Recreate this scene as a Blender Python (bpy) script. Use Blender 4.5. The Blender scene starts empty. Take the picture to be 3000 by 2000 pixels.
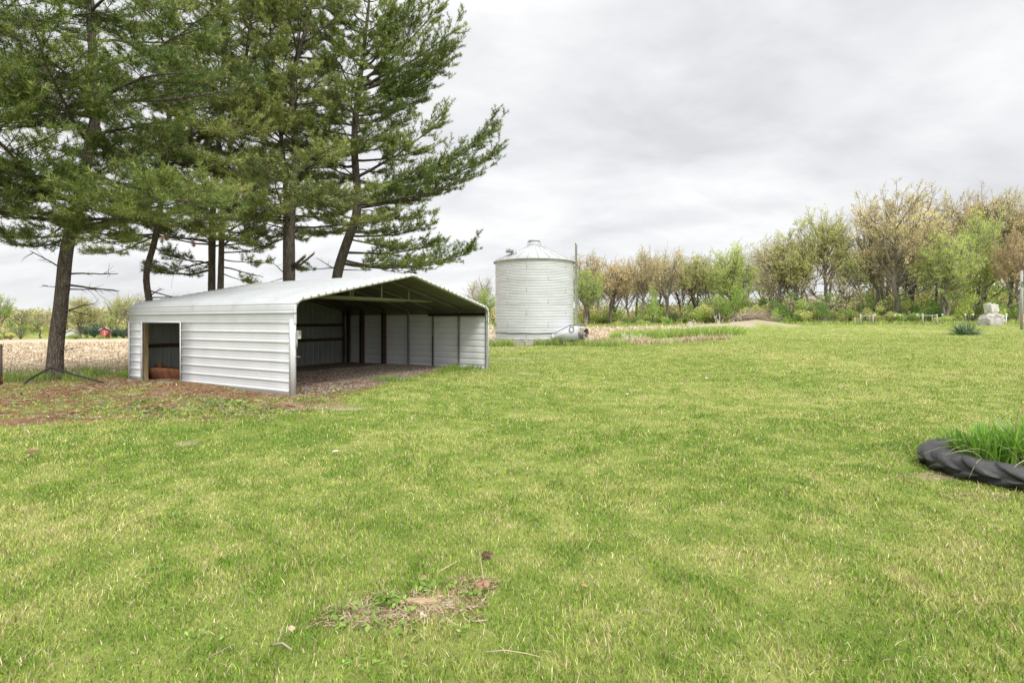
import bpy, math, random
import numpy as np
from mathutils import Vector

rng = np.random.default_rng(7)
random.seed(7)
S = bpy.context.scene
COL = S.collection
F, CX, HY, CAMH = 1550.0, 1500.0, 943.0, 1.55      # calibration of the photograph (3000 px wide)

# ------------------------------------------------------------------ helpers
def W3(px, py, Y):
    return np.array([(px - CX) / F * Y, Y, CAMH + (HY - py) / F * Y])

def gp(px, py):
    d = F * CAMH / (py - HY)
    return ((px - CX) / F * d, d)

def nrm(v):
    return v / np.maximum(np.linalg.norm(v, axis=-1, keepdims=True), 1e-9)

def smooth01(x):
    x = np.clip(x, 0, 1)
    return x * x * (3 - 2 * x)

def _h(ix, iy, seed):
    n = (ix.astype(np.int64) * 374761393 + iy.astype(np.int64) * 668265263 + seed * 1442695041) & 0xFFFFFFFF
    n = ((n ^ (n >> 13)) * 1274126177) & 0xFFFFFFFF
    return ((n ^ (n >> 16)) & 0xFFFF) / 65535.0

def vn(x, y, seed=0):
    x = np.asarray(x, float); y = np.asarray(y, float)
    ix = np.floor(x); iy = np.floor(y)
    fx = smooth01(x - ix); fy = smooth01(y - iy)
    a = _h(ix, iy, seed); b = _h(ix + 1, iy, seed); c = _h(ix, iy + 1, seed); d = _h(ix + 1, iy + 1, seed)
    return (a + (b - a) * fx) * (1 - fy) + (c + (d - c) * fx) * fy

def fbm(x, y, seed=0, o=4):
    s = 0; amp = .5; t = 0
    for k in range(o):
        s = s + amp * vn(x * 2 ** k, y * 2 ** k, seed + 17 * k); t += amp; amp *= .55
    return s / t

def mk(name, V, FS, mat=None, parent=None, col=None, attrs=None, smooth=False, loc=None):
    """one mesh object from numpy arrays; FS is a list of (n,k) face arrays"""
    me = bpy.data.meshes.new(name)
    V = np.asarray(V, np.float32).reshape(-1, 3)
    if not isinstance(FS, list): FS = [FS]
    FS = [np.asarray(f, np.int32) for f in FS if len(f)]
    me.vertices.add(len(V)); me.vertices.foreach_set('co', V.ravel())
    nl = sum(f.size for f in FS); npoly = sum(len(f) for f in FS)
    me.loops.add(nl); me.loops.foreach_set('vertex_index', np.concatenate([f.ravel() for f in FS]))
    me.polygons.add(npoly)
    tot = np.concatenate([np.full(len(f), f.shape[1], np.int32) for f in FS])
    st = np.concatenate([[0], np.cumsum(tot)[:-1]]).astype(np.int32)
    me.polygons.foreach_set('loop_start', st)
    try: me.polygons.foreach_set('loop_total', tot)
    except Exception: pass
    if smooth: me.polygons.foreach_set('use_smooth', np.ones(npoly, bool))
    if col is not None:
        a = me.attributes.new('col', 'FLOAT_COLOR', 'POINT')
        c = np.ones((len(V), 4), np.float32); c[:, :3] = col
        a.data.foreach_set('color', c.ravel())
    for k, v in (attrs or {}).items():
        a = me.attributes.new(k, 'FLOAT', 'POINT'); a.data.foreach_set('value', np.asarray(v, np.float32))
    me.update(calc_edges=True)
    if mat: me.materials.append(mat)
    o = bpy.data.objects.new(name, me); COL.objects.link(o)
    if parent is not None: o.parent = parent
    if loc is not None: o.location = loc
    return o

def empty(name, loc=(0, 0, 0), rz=0):
    o = bpy.data.objects.new(name, None); COL.objects.link(o)
    o.location = [float(v) for v in loc]; o.rotation_euler = (0, 0, rz); o.empty_display_size = .2
    return o

def tag(o, label, cat, group=None):
    o['label'] = label; o['category'] = cat
    if group: o['group'] = group
    return o

def kind(o, k):
    o['kind'] = k; return o

class MB:
    """collects shapes that become ONE mesh"""
    def __init__(s): s.V = []; s.F = {}; s.n = 0
    def add(s, V, FS):
        V = np.asarray(V, float).reshape(-1, 3)
        for f in (FS if isinstance(FS, list) else [FS]):
            f = np.asarray(f, int)
            s.F.setdefault(f.shape[1], []).append(f + s.n)
        s.V.append(V); s.n += len(V); return s
    def box(s, lo, hi, M=None, o=(0, 0, 0), bev=0.0):
        lo = np.array(lo, float); hi = np.array(hi, float)
        if bev <= 0:
            V = np.array([[(lo, hi)[i][0], (lo, hi)[j][1], (lo, hi)[k][2]] for i in (0, 1) for j in (0, 1) for k in (0, 1)])
            Q = [[0, 1, 3, 2], [4, 6, 7, 5], [0, 4, 5, 1], [2, 3, 7, 6], [0, 2, 6, 4], [1, 5, 7, 3]]
        else:
            V = []
            for i in (0, 1):
                for j in (0, 1):
                    for k in (0, 1):
                        c = np.array([(lo, hi)[i][0], (lo, hi)[j][1], (lo, hi)[k][2]])
                        sg = np.array([1 if i == 0 else -1, 1 if j == 0 else -1, 1 if k == 0 else -1]) * bev
                        for ax in range(3):
                            v = c.copy()
                            for b in range(3):
                                if b != ax: v[b] += sg[b]
                            V.append(v)
            V = np.array(V)
            def vi(i, j, k, ax): return ((i * 2 + j) * 2 + k) * 3 + ax
            Q = []
            for i in (0, 1):
                Q += [[vi(i, 0, 0, 0), vi(i, 0, 1, 0), vi(i, 1, 1, 0), vi(i, 1, 0, 0)]]
                Q += [[vi(0, i, 0, 1), vi(0, i, 1, 1), vi(1, i, 1, 1), vi(1, i, 0, 1)]]
                Q += [[vi(0, 0, i, 2), vi(0, 1, i, 2), vi(1, 1, i, 2), vi(1, 0, i, 2)]]
            for a in (0, 1):
                for b in (0, 1):
                    Q += [[vi(a, b, 0, 0), vi(a, b, 1, 0), vi(a, b, 1, 1), vi(a, b, 0, 1)]]
                    Q += [[vi(a, 0, b, 0), vi(a, 1, b, 0), vi(a, 1, b, 2), vi(a, 0, b, 2)]]
                    Q += [[vi(0, a, b, 1), vi(1, a, b, 1), vi(1, a, b, 2), vi(0, a, b, 2)]]
            T = [[vi(i, j, k, 0), vi(i, j, k, 1), vi(i, j, k, 2)] for i in (0, 1) for j in (0, 1) for k in (0, 1)]
            if M is not None: V = V @ np.array(M)
            return s.add(V + np.array(o), [np.array(Q), np.array(T)])
        if M is not None: V = V @ np.array(M)
        return s.add(V + np.array(o), np.array(Q))
    def tube(s, pts, rad, sides=8, cap=True):
        P = np.asarray(pts, float); R = np.broadcast_to(np.asarray(rad, float), (len(P),))
        V, Q = tubes(P[None], R[None], sides)
        s.add(V, Q)
        if cap:
            n = len(P)
            s.F.setdefault(sides, []).append(np.array([list(range(sides))[::-1]]) + s.n - n * sides)
            s.F.setdefault(sides, []).append(np.array([list(range(sides))]) + s.n - sides)
        return s
    def bar(s, a, b, w, h=None, up=(0, 0, 1)):
        a = np.array(a, float); b = np.array(b, float); h = h or w
        d = nrm(b - a); u = np.array(up, float)
        if abs(d @ u) > .95: u = np.array([1., 0, 0])
        x = nrm(np.cross(d, u)); z = np.cross(x, d)
        V = [p + x * sx * w / 2 + z * sz * h / 2 for p in (a, b) for sx, sz in ((-1, -1), (1, -1), (1, 1), (-1, 1))]
        return s.add(V, np.array([[0, 1, 2, 3], [7, 6, 5, 4], [0, 4, 5, 1], [1, 5, 6, 2], [2, 6, 7, 3], [3, 7, 4, 0]]))
    def lathe(s, prof, seg=48, o=(0, 0, 0), a0=0., a1=2 * math.pi, M=None):
        prof = np.asarray(prof, float); full = abs(a1 - a0 - 2 * math.pi) < 1e-6
        n = seg if full else seg + 1
        A = a0 + (a1 - a0) * np.arange(n) / seg
        V = np.stack([prof[:, None, 0] * np.cos(A), prof[:, None, 0] * np.sin(A), np.repeat(prof[:, 1:2], n, 1)], -1).reshape(-1, 3)
        if M is not None: V = V @ np.array(M)
        i = np.arange(len(prof) - 1)[:, None]; j = np.arange(seg)[None]; j2 = (j + 1) % n
        Q = np.stack([i * n + j, i * n + j2, (i + 1) * n + j2, (i + 1) * n + j], -1).reshape(-1, 4)
        return s.add(V + np.array(o), Q)
    def build(s, name, mat, parent=None, smooth=False, col=None):
        return mk(name, np.concatenate(s.V), [np.concatenate(v) for v in s.F.values()], mat, parent, smooth=smooth, col=col)

def tubes(P, R, sides):
    """batch of tubes: P (B,N,3), R (B,N)"""
    B, N, _ = P.shape
    T = np.empty_like(P); T[:, 1:-1] = P[:, 2:] - P[:, :-2]; T[:, 0] = P[:, 1] - P[:, 0]; T[:, -1] = P[:, -1] - P[:, -2]
    T = nrm(T)
    ref = np.where(np.abs(T[:, :1, 2:3]) > .8, np.array([1., 0, 0]), np.array([0, 0, 1.]))
    X = nrm(np.cross(T, np.broadcast_to(ref, T.shape))); Y = np.cross(T, X)
    a = np.arange(sides) * 2 * math.pi / sides
    V = P[:, :, None] + R[:, :, None, None] * (X[:, :, None] * np.cos(a)[:, None] + Y[:, :, None] * np.sin(a)[:, None])
    b = np.arange(B)[:, None, None] * N * sides; i = np.arange(N - 1)[None, :, None] * sides; j = np.arange(sides)[None, None]; j2 = (j + 1) % sides
    Q = np.stack([b + i + j, b + i + j2, b + i + sides + j2, b + i + sides + j], -1).reshape(-1, 4)
    return V.reshape(-1, 3), Q

def merge(parts):
    V = []; FD = {}; n = 0
    for v, f in parts:
        V.append(v); FD.setdefault(f.shape[1], []).append(f + n); n += len(v)
    return np.concatenate(V), [np.concatenate(f) for f in FD.values()]

# ------------------------------------------------------------------ materials
def newmat(name):
    m = bpy.data.materials.new(name); m.use_nodes = True
    nt = m.node_tree; return m, nt, nt.nodes['Principled BSDF'], nt.nodes['Material Output']

def N(nt, t, **kw):
    n = nt.nodes.new(t)
    for k, v in kw.items():
        if k in n.inputs: n.inputs[k].default_value = v
        else: setattr(n, k, v)
    return n

def mixc(nt, fac, a, b, blend='MIX'):
    n = nt.nodes.new('ShaderNodeMix'); n.data_type = 'RGBA'; n.blend_type = blend
    for i, v in ((0, fac), (6, a), (7, b)):
        if hasattr(v, 'is_linked'): nt.links.new(v, n.inputs[i])
        else: n.inputs[i].default_value = v if i == 0 else (*v[:3], 1)
    return n.outputs[2]

def ramp(nt, src, stops):
    r = nt.nodes.new('ShaderNodeValToRGB'); nt.links.new(src, r.inputs[0])
    e = r.color_ramp.elements
    while len(e) < len(stops): e.new(.5)
    for x, (p, c) in zip(e, stops):
        x.position = p; x.color = (*c, 1) if len(c) == 3 else c
    return r.outputs[0]

def noise(nt, scale, detail=4, rough=.55, vec=None, dist=0):
    n = N(nt, 'ShaderNodeTexNoise', Scale=scale, Detail=detail, Roughness=rough, Distortion=dist)
    if vec is not None: nt.links.new(vec, n.inputs['Vector'])
    return n.outputs['Fac']

def coords(nt, scale=(1, 1, 1), which='Object'):
    tc = nt.nodes.new('ShaderNodeTexCoord'); mp = nt.nodes.new('ShaderNodeMapping')
    mp.inputs['Scale'].default_value = scale
    nt.links.new(tc.outputs[which], mp.inputs[0]); return mp.outputs[0]

def surf(name, c1, c2, scale=4, rough=.6, metal=0., bump=0., bscale=None, stretch=(1, 1, 1), stops=(.35, .65), c3=None, s3=30, spec=.5, f3=(.6, .75)):
    m, nt, b, out = newmat(name)
    v = coords(nt, stretch)
    f = noise(nt, scale, 6, .6, v)
    c = ramp(nt, f, [(stops[0], c1), (stops[1], c2)])
    if c3 is not None:
        g = noise(nt, s3, 5, .65, v)
        gm = ramp(nt, g, [(f3[0], (0, 0, 0)), (f3[1], (1, 1, 1))])
        c = mixc(nt, gm, c, c3)
    nt.links.new(c, b.inputs['Base Color'])
    b.inputs['Roughness'].default_value = rough; b.inputs['Metallic'].default_value = metal
    b.inputs['Specular IOR Level'].default_value = spec
    if bump:
        bn = N(nt, 'ShaderNodeBump', Strength=bump, Distance=.02)
        nt.links.new(noise(nt, bscale or scale * 5, 6, .6, v), bn.inputs['Height'])
        nt.links.new(bn.outputs[0], b.inputs['Normal'])
    return m

def leafmat(name, base=None, trans=.35, rough=.6, var=.35):
    """foliage: colour from the mesh attribute 'col' (x base tint), part of the light passes through"""
    m, nt, b, out = newmat(name)
    a = N(nt, 'ShaderNodeAttribute', attribute_name='col')
    c = a.outputs['Color']
    if base is not None: c = mixc(nt, 1.0, c, base, 'MULTIPLY')
    nt.links.new(c, b.inputs['Base Color']); b.inputs['Roughness'].default_value = rough
    b.inputs['Specular IOR Level'].default_value = .25
    t = N(nt, 'ShaderNodeBsdfTranslucent'); nt.links.new(c, t.inputs[0])
    mx = N(nt, 'ShaderNodeMixShader'); mx.inputs[0].default_value = trans
    nt.links.new(b.outputs[0], mx.inputs[1]); nt.links.new(t.outputs[0], mx.inputs[2]); nt.links.new(mx.outputs[0], out.inputs[0])
    return m

# ------------------------------------------------------------------ camera, light, sky
cam = bpy.data.cameras.new('camera'); co = bpy.data.objects.new('camera', cam); COL.objects.link(co)
co.location = (0, 0, CAMH); co.rotation_euler = (math.pi / 2, 0, 0)
cam.sensor_width = 36; cam.lens = 36 * F / 3000; cam.shift_y = -57 / 3000
cam.clip_start = .05; cam.clip_end = 6000
S.camera = co

SUN_EL, SUN_AZ = math.radians(50), math.radians(160)          # behind the camera, a little to its right
sd = Vector((math.sin(SUN_AZ) * math.cos(SUN_EL), math.cos(SUN_AZ) * math.cos(SUN_EL), math.sin(SUN_EL)))
sl = bpy.data.lights.new('sun', 'SUN'); sl.energy = 1.5; sl.angle = math.radians(11); sl.color = (1, .96, .9)
so = bpy.data.objects.new('sun', sl); COL.objects.link(so); so.location = (0, -20, 40)
so.rotation_euler = sd.to_track_quat('Z', 'Y').to_euler()

wd = bpy.data.worlds.new('World'); S.world = wd; wd.use_nodes = True
nt = wd.node_tree; nt.nodes.clear()
wo = N(nt, 'ShaderNodeOutputWorld')
sky = N(nt, 'ShaderNodeTexSky'); sky.sky_type = 'NISHITA'; sky.sun_disc = False
sky.sun_elevation = SUN_EL; sky.sun_rotation = SUN_AZ
b1 = N(nt, 'ShaderNodeBackground', Strength=.1); nt.links.new(sky.outputs[0], b1.inputs[0])
tc = N(nt, 'ShaderNodeTexCoord'); sx = N(nt, 'ShaderNodeSeparateXYZ'); nt.links.new(tc.outputs['Generated'], sx.inputs[0])
def M(op, a, b=None, c=None, clamp=False):
    n = nt.nodes.new('ShaderNodeMath'); n.operation = op; n.use_clamp = clamp
    for i, v in enumerate((a, b, c)):
        if v is None: continue
        if hasattr(v, 'is_linked'): nt.links.new(v, n.inputs[i])
        else: n.inputs[i].default_value = v
    return n.outputs[0]
zc = M('MAXIMUM', sx.outputs[2], 0.0)
den = M('ADD', zc, .34)
cb = N(nt, 'ShaderNodeCombineXYZ')
nt.links.new(M('DIVIDE', sx.outputs[0], den), cb.inputs[0]); nt.links.new(M('DIVIDE', sx.outputs[1], den), cb.inputs[1])
mp = N(nt, 'ShaderNodeMapping'); mp.inputs['Rotation'].default_value = (0, 0, math.radians(-32)); mp.inputs['Scale'].default_value = (.95, 1.5, 1)
mp.inputs['Location'].default_value = (3.1, 1.7, 0)
nt.links.new(cb.outputs[0], mp.inputs[0])
n1 = noise(nt, 1.25, 7, .5, mp.outputs[0], .5)
n2 = noise(nt, 3.6, 6, .55, mp.outputs[0], .3)
nn = M('ADD', M('MULTIPLY', n1, .66), M('MULTIPLY', n2, .34))
cl = ramp(nt, nn, [(.35, (.61, .615, .635)), (.44, (.70, .702, .718)), (.52, (.78, .78, .788)), (.60, (.86, .86, .862))])
# the cloud deck is brighter overhead and round the hidden sun, with gain added out of view to light the lawn
up = M('SMOOTH_MIN', M('MULTIPLY', M('MAXIMUM', M('SUBTRACT', zc, .50), 0), 3.0), 1.0, .1)
dt = N(nt, 'ShaderNodeVectorMath', operation='DOT_PRODUCT'); nt.links.new(tc.outputs['Generated'], dt.inputs[0]); dt.inputs[1].default_value = sd
glow = M('POWER', M('MAXIMUM', dt.outputs['Value'], 0), 3.0)
gain = M('ADD', M('ADD', 1.0, M('MULTIPLY', up, 1.3)), M('MULTIPLY', glow, 1.7))
b2 = N(nt, 'ShaderNodeBackground'); nt.links.new(cl, b2.inputs[0]); nt.links.new(gain, b2.inputs[1])
ms = N(nt, 'ShaderNodeMixShader'); ms.inputs[0].default_value = .94
nt.links.new(b1.outputs[0], ms.inputs[1]); nt.links.new(b2.outputs[0], ms.inputs[2]); nt.links.new(ms.outputs[0], wo.inputs[0])

S.view_settings.view_transform = 'Standard'; S.view_settings.look = 'None'
S.view_settings.exposure = .3; S.view_settings.gamma = 1
S.render.engine = 'CYCLES'
cy = S.cycles; cy.max_bounces = 6; cy.diffuse_bounces = 4; cy.glossy_bounces = 3; cy.transmission_bounces = 4; cy.transparent_max_bounces = 8
cy.caustics_reflective = False; cy.caustics_refractive = False
cy.use_denoising = True
try:
    cy.denoiser = 'OPENIMAGEDENOISE'; cy.denoising_input_passes = 'RGB_ALBEDO_NORMAL'; cy.denoising_prefilter = 'NONE'
except Exception: pass
S.render.film_transparent = False

# ------------------------------------------------------------------ terrain
MOUND = [(W3(2215, 950, 60)[:2], 4.4, 2.6, .74), (W3(2090, 950, 58)[:2], 3.4, 2.2, .55)]
def H(x, y):
    x = np.asarray(x, float); y = np.asarray(y, float)
    d = np.hypot(x, y); u = x / np.maximum(y, .5)
    front = smooth01(y / 8)
    Lp = np.interp(d, [0, 17, 150, 230, 420, 1500], [0, 0, -2.75, -3.3, -2.5, 6])
    Mp = np.interp(d, [0, 20, 38, 60, 122, 250, 1500], [0, 0, .02, .32, .72, 2, 10])
    Rp = np.interp(d, [0, 10, 45, 70, 95, 250, 1500], [0, 0, .54, 1.12, 1.25, 3, 12])
    wl = smooth01((-.18 - u) / .35); wr = smooth01((u - .18) / .3)
    h = (Mp * (1 - wl) * (1 - wr) + Lp * wl + Rp * wr) * front
    h = h + .05 * (fbm(x * .35, y * .35, 3, 3) - .5) * smooth01((60 - d) / 30) + .025 * (fbm(x * 1.7, y * 1.7, 9, 3) - .5) * smooth01((25 - d) / 10)
    for (c, rx, ry, hh) in MOUND:
        q = ((x - c[0]) / rx) ** 2 + ((y - c[1]) / ry) ** 2
        h = h + hh * np.exp(-q * 1.1) * (.8 + .4 * fbm(x * .8, y * .8, 5, 3))
    # a low bank across the lawn in front of the litter
    a = np.array(gp(470, 1312)); b = np.array(gp(1010, 1205)); e = (b - a) / np.linalg.norm(b - a); sd_ = (x - a[0]) * -e[1] + (y - a[1]) * e[0]; al = (x - a[0]) * e[0] + (y - a[1]) * e[1]
    h = h + .07 * smooth01(sd_ / .22 + .5) * np.exp(-np.maximum(sd_, 0) / 1.2) * smooth01(al / .6) * smooth01((np.linalg.norm(b - a) - al) / 1.2)
    # the needle heap against the side of the shed
    a = gp(560, 1135); q = ((x - a[0]) / 1.5) ** 2 + ((y - a[1]) / .7) ** 2
    h = h + .09 * np.exp(-q)
    return h

def Hs(x, y): return float(H(np.array([x]), np.array([y]))[0])

def sdpoly(x, y, P):
    """signed distance to polygon, positive inside"""
    P = np.asarray(P, float); n = len(P)
    d = np.full(x.shape, 1e9); ins = np.zeros(x.shape, bool)
    for i in range(n):
        a = P[i]; b = P[(i + 1) % n]; e = b - a
        wx = x - a[0]; wy = y - a[1]
        t = np.clip((wx * e[0] + wy * e[1]) / (e @ e), 0, 1)
        d = np.minimum(d, (wx - t * e[0]) ** 2 + (wy - t * e[1]) ** 2)
        c = ((a[1] > y) != (b[1] > y)) & (x < (b[0] - a[0]) * (y - a[1]) / (b[1] - a[1] + 1e-12) + a[0])
        ins ^= c
    return np.where(ins, 1, -1) * np.sqrt(d)

FIELD = [(-420, 14.2), (-40, 15.0), (-16, 16.0), (-12.8, 17.0), (-10.5, 19.5), (-8.5, 24), (-6, 32), (-2.5, 39.5), (1.5, 41.5), (5, 40.5), (9, 41.5),
         (14, 46), (19, 55), (24, 68), (27, 90), (28, 111), (10, 113), (-30, 118), (-60, 140), (-110, 143), (-180, 146), (-420, 150)]
LITTER = [gp(*p) for p in ((-700, 1100), (-700, 1185), (-250, 1215), (100, 1238), (480, 1246), (700, 1240), (800, 1225), (930, 1200), (1020, 1168), (1090, 1138), (1150, 1116), (900, 1108), (840, 1104), (600, 1100), (380, 1095), (120, 1098))]
E1 = np.array([.5, .866]); E2 = np.array([-.866, .5]); FL = np.array([-4.571, 11.07]); SW, SL = 7.55, 6.8
def shp(s, t): return FL + E1 * s + E2 * t
GRAVEL = [shp(0.05, .1), shp(.4, -.5), shp(2.0, -.15), shp(3.6, .15), shp(5.6, .9), shp(7.5, 1.5), shp(7.75, 1.7), shp(7.75, 7.3), shp(-.05, 7.3), shp(-.05, 4.2)]
BARE = [  # px, py, rx, ry (metres) of thin or bare places in the lawn
    (1225, 1785, .32, .13, .9), (1080, 1815, .16, .06, .6), (1390, 1730, .13, .06, .7), (2740, 1400, .3, .12, .6), (2900, 1455, .3, .07, .5),
    (1500, 1022, 1.0, .5, 1.0), (1620, 1040, 1.4, .35, 1.0), (1500, 1050, 2.0, .6, .55), (950, 1195, .8, .3, .8), (880, 1185, .5, .4, .9), (1890, 1004, 5., .8, .75),
    (2010, 1000, 4., .7, .8), (1540, 1092, .7, .3, .5), (2520, 1052, .9, .5, .45), (560, 1302, .3, .08, .7)]
def masks(x, y):
    w = (fbm(x * .9, y * .9, 21, 4) - .5)
    f = smooth01((sdpoly(x, y, FIELD) + 1.6 * w) / .5 + .5)
    far = np.hypot(x, y)
    sd_ = sdpoly(x, y, LITTER); wall = np.maximum(np.exp(-np.abs((x - FL[0]) * -E1[0] + (y - FL[1]) * -E1[1] - .3) / .9), np.exp(-np.hypot(x - FL[0] - .7, y - FL[1] - .1) / 1.3))
    li = smooth01((sd_ + 1.9 * w + .5 * (fbm(x * 4, y * 4, 33, 3) - .5)) / .7 + .5) * np.clip(.20 + .6 * wall + .85 * smooth01((fbm(x * 1.15, y * 1.15, 37, 4) - .43) / .16), 0, 1)
    gr = smooth01((sdpoly(x, y, GRAVEL) + .8 * w) / .25 + .5)
    ba = np.zeros_like(x)
    for px, py, rx, ry, s in BARE:
        cx, cy = gp(px, py); q = np.sqrt(((x - cx) / rx) ** 2 + ((y - cy) / ry) ** 2)
        ba = np.maximum(ba, s * smooth01((1.1 - q + 2.2 * (fbm(x * 5.1, y * 5.1, 41, 4) - .5)) / .6))
    for (c, rx, ry, hh) in MOUND:
        q = np.sqrt(((x - c[0]) / rx) ** 2 + ((y - c[1]) / ry) ** 2)
        ba = np.maximum(ba, smooth01((1.35 - q + 1.8 * (fbm(x * .7, y * .7, 51, 4) - .5)) / .5))
    return f, li, gr, ba

def tint(x, y):
    """0 = deep green lawn, 1 = dry yellow lawn"""
    a = fbm(x * .28, y * .28, 61, 3); b = fbm(x * 1.3, y * 1.3, 71, 4); c = fbm(x * 5, y * 5, 81, 2)
    t = .45 + .6 * (a - .5) + .45 * (b - .5) + 1.0 * (c - .5)
    return np.clip(t + .16 * smooth01((np.hypot(x, y) - 3) / 16) - .14, 0, 1)

ang = np.concatenate([np.radians(np.linspace(-58, 58, 400)), np.radians(np.linspace(62, 298, 60))])
rad = np.concatenate([[.25], np.geomspace(.8, 60, 190), np.geomspace(62, 1600, 60)])
A, Rr = np.meshgrid(ang, rad)
gx = (np.sin(A) * Rr).ravel(); gy = (np.cos(A) * Rr).ravel(); gz = H(gx, gy)
GV = np.stack([gx, gy, gz], -1)
na, nr = len(ang), len(rad)
i = np.arange(nr - 1)[:, None] * na; j = np.arange(na)[None]; j2 = (j + 1) % na
GQ = np.stack([i + j, i + j2, i + na + j2, i + na + j], -1).reshape(-1, 4)[:, ::-1]
mf, ml, mg, mb = masks(gx, gy); mt = tint(gx, gy)

def ground_material():
    m, nt, b, out = newmat('ground')
    at = lambda k: N(nt, 'ShaderNodeAttribute', attribute_name=k).outputs['Fac']
    v = coords(nt); vs = coords(nt, (.35, 1.0, 1))
    def Mt(op, a, b_):
        n = nt.nodes.new('ShaderNodeMath'); n.operation = op
        for i_, q in enumerate((a, b_)):
            if hasattr(q, 'is_linked'): nt.links.new(q, n.inputs[i_])
            else: n.inputs[i_].default_value = q
        return n.outputs[0]
    fine = noise(nt, 26, 5, .7, v); mid = noise(nt, 3.2, 5, .6, v); tiny = noise(nt, 110, 3, .7, v); big = noise(nt, .35, 4, .6, vs)
    tn = Mt('ADD', Mt('MULTIPLY', at('tint'), .55), Mt('ADD', Mt('MULTIPLY', fine, .28), Mt('MULTIPLY', big, .22)))
    lawn = ramp(nt, tn, [(.25, (.165, .225, .042)), (.5, (.265, .31, .08)), (.75, (.385, .38, .135))])
    lawn = mixc(nt, ramp(nt, tiny, [(.35, (.55,) * 3), (.62, (1.,) * 3)]), (.09, .12, .02), lawn)
    fld = ramp(nt, fine, [(.28, (.24, .178, .12)), (.48, (.46, .372, .265)), (.7, (.65, .565, .43))])
    fld = mixc(nt, ramp(nt, noise(nt, .8, 5, .6, vs), [(.45, (0,) * 3), (.72, (.55,) * 3)]), fld, (.47, .36, .17))
    lit = ramp(nt, fine, [(.3, (.095, .048, .028)), (.5, (.21, .105, .055)), (.72, (.33, .215, .135))])
    lit = mixc(nt, ramp(nt, mid, [(.46, (0,) * 3), (.6, (.75,) * 3)]), lit, (.25, .19, .12))
    lit = mixc(nt, ramp(nt, tiny, [(.60, (0,) * 3), (.72, (.8,) * 3)]), lit, (.42, .32, .22))
    grv = ramp(nt, noise(nt, 55, 3, .8, v), [(.32, (.11, .08, .055)), (.5, (.25, .19, .135)), (.68, (.44, .36, .28))])
    grv = mixc(nt, ramp(nt, mid, [(.5, (0,) * 3), (.66, (.8,) * 3)]), grv, (.14, .08, .05))
    bar = ramp(nt, fine, [(.3, (.22, .165, .11)), (.5, (.38, .315, .22)), (.7, (.54, .46, .34))])
    c = mixc(nt, at('bare'), lawn, bar)
    c = mixc(nt, at('litter'), c, lit)
    c = mixc(nt, at('field'), c, fld)
    c = mixc(nt, at('gravel'), c, grv)
    nt.links.new(c, b.inputs['Base Color']); b.inputs['Roughness'].default_value = .95; b.inputs['Specular IOR Level'].default_value = .1
    bn = N(nt, 'ShaderNodeBump', Strength=.8, Distance=.03); nt.links.new(Mt('ADD', fine, Mt('MULTIPLY', tiny, .4)), bn.inputs['Height']); nt.links.new(bn.outputs[0], b.inputs['Normal'])
    return m
GM = ground_material()
infield = mf[GQ].mean(1) > .5
for nm, sel in (('lawn', ~infield), ('field', infield)):
    q = GQ[sel]; us, inv = np.unique(q, return_inverse=True)
    o = mk(nm, GV[us], inv.reshape(q.shape), GM, smooth=True, attrs=dict(field=mf[us], litter=ml[us], gravel=mg[us], bare=mb[us], tint=mt[us]))
    kind(o, 'structure')

# ------------------------------------------------------------------ grass
def blade_mesh(x, y, h, w, lean, col, five=True, flat=0.0, z0=None):
    n = len(x)
    z = H(x, y) if z0 is None else z0
    a = rng.uniform(0, 2 * math.pi, n); la = rng.uniform(0, 2 * math.pi, n)
    base = np.stack([x, y, z - .004], -1)
    side = np.stack([np.cos(a), np.sin(a), np.zeros(n)], -1) * (w / 2)[:, None]
    ld = np.stack([np.cos(la), np.sin(la), np.zeros(n)], -1) * (h * lean)[:, None]
    up = np.zeros((n, 3)); up[:, 2] = h * np.sqrt(np.clip(1 - .6 * lean ** 2, .05, 1))
    tip = base + up + ld
    if five:
        mid = base + up * .58 + ld * .33
        V = np.stack([base - side, base + side, mid - side * .8, mid + side * .8, tip], 1)
        k = np.arange(n)[:, None] * 5
        FS = [k + np.array([[0, 1, 3, 2]]), k + np.array([[2, 3, 4]])]
        c = np.repeat(col[:, None], 5, 1)
    else:
        V = np.stack([base - side, base + side, tip], 1)
        k = np.arange(n)[:, None] * 3
        FS = [k + np.array([[0, 1, 2]])]
        c = np.repeat(col[:, None], 3, 1)
    return V.reshape(-1, 3), FS, c.reshape(-1, 3)

def join_meshes(L):
    V = []; C = []; FD = {}; n = 0
    for v, fs, c in L:
        V.append(v); C.append(c)
        for f in fs: FD.setdefault(f.shape[1], []).append(f + n)
        n += len(v)
    return np.concatenate(V), [np.concatenate(f) for f in FD.values()], np.concatenate(C)

BLADE = leafmat('grass_blade', trans=.18, rough=.5)
G_DEEP = np.array([.14, .262, .028]); G_MID = np.array([.30, .385, .066]); G_DRY = np.array([.50, .495, .185]); STRAW = np.array([.62, .53, .31]); DEADG = np.array([.36, .25, .14])
def lawn_colour(x, y, t):
    n = len(x)
    t = np.clip(t + rng.normal(0, .16, n), 0, 1)[:, None]
    c = np.where(t < .5, G_DEEP + (G_MID - G_DEEP) * t * 2, G_MID + (G_DRY - G_MID) * (t - .5) * 2)
    s = rng.random(n) < (.07 + .22 * t[:, 0])
    c[s] = STRAW * rng.uniform(.7, 1.1, (s.sum(), 1))
    s = rng.random(n) < .05
    c[s] = DEADG * rng.uniform(.7, 1.2, (s.sum(), 1))
    return c * rng.uniform(.45, 1.6, (n, 1))

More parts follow.
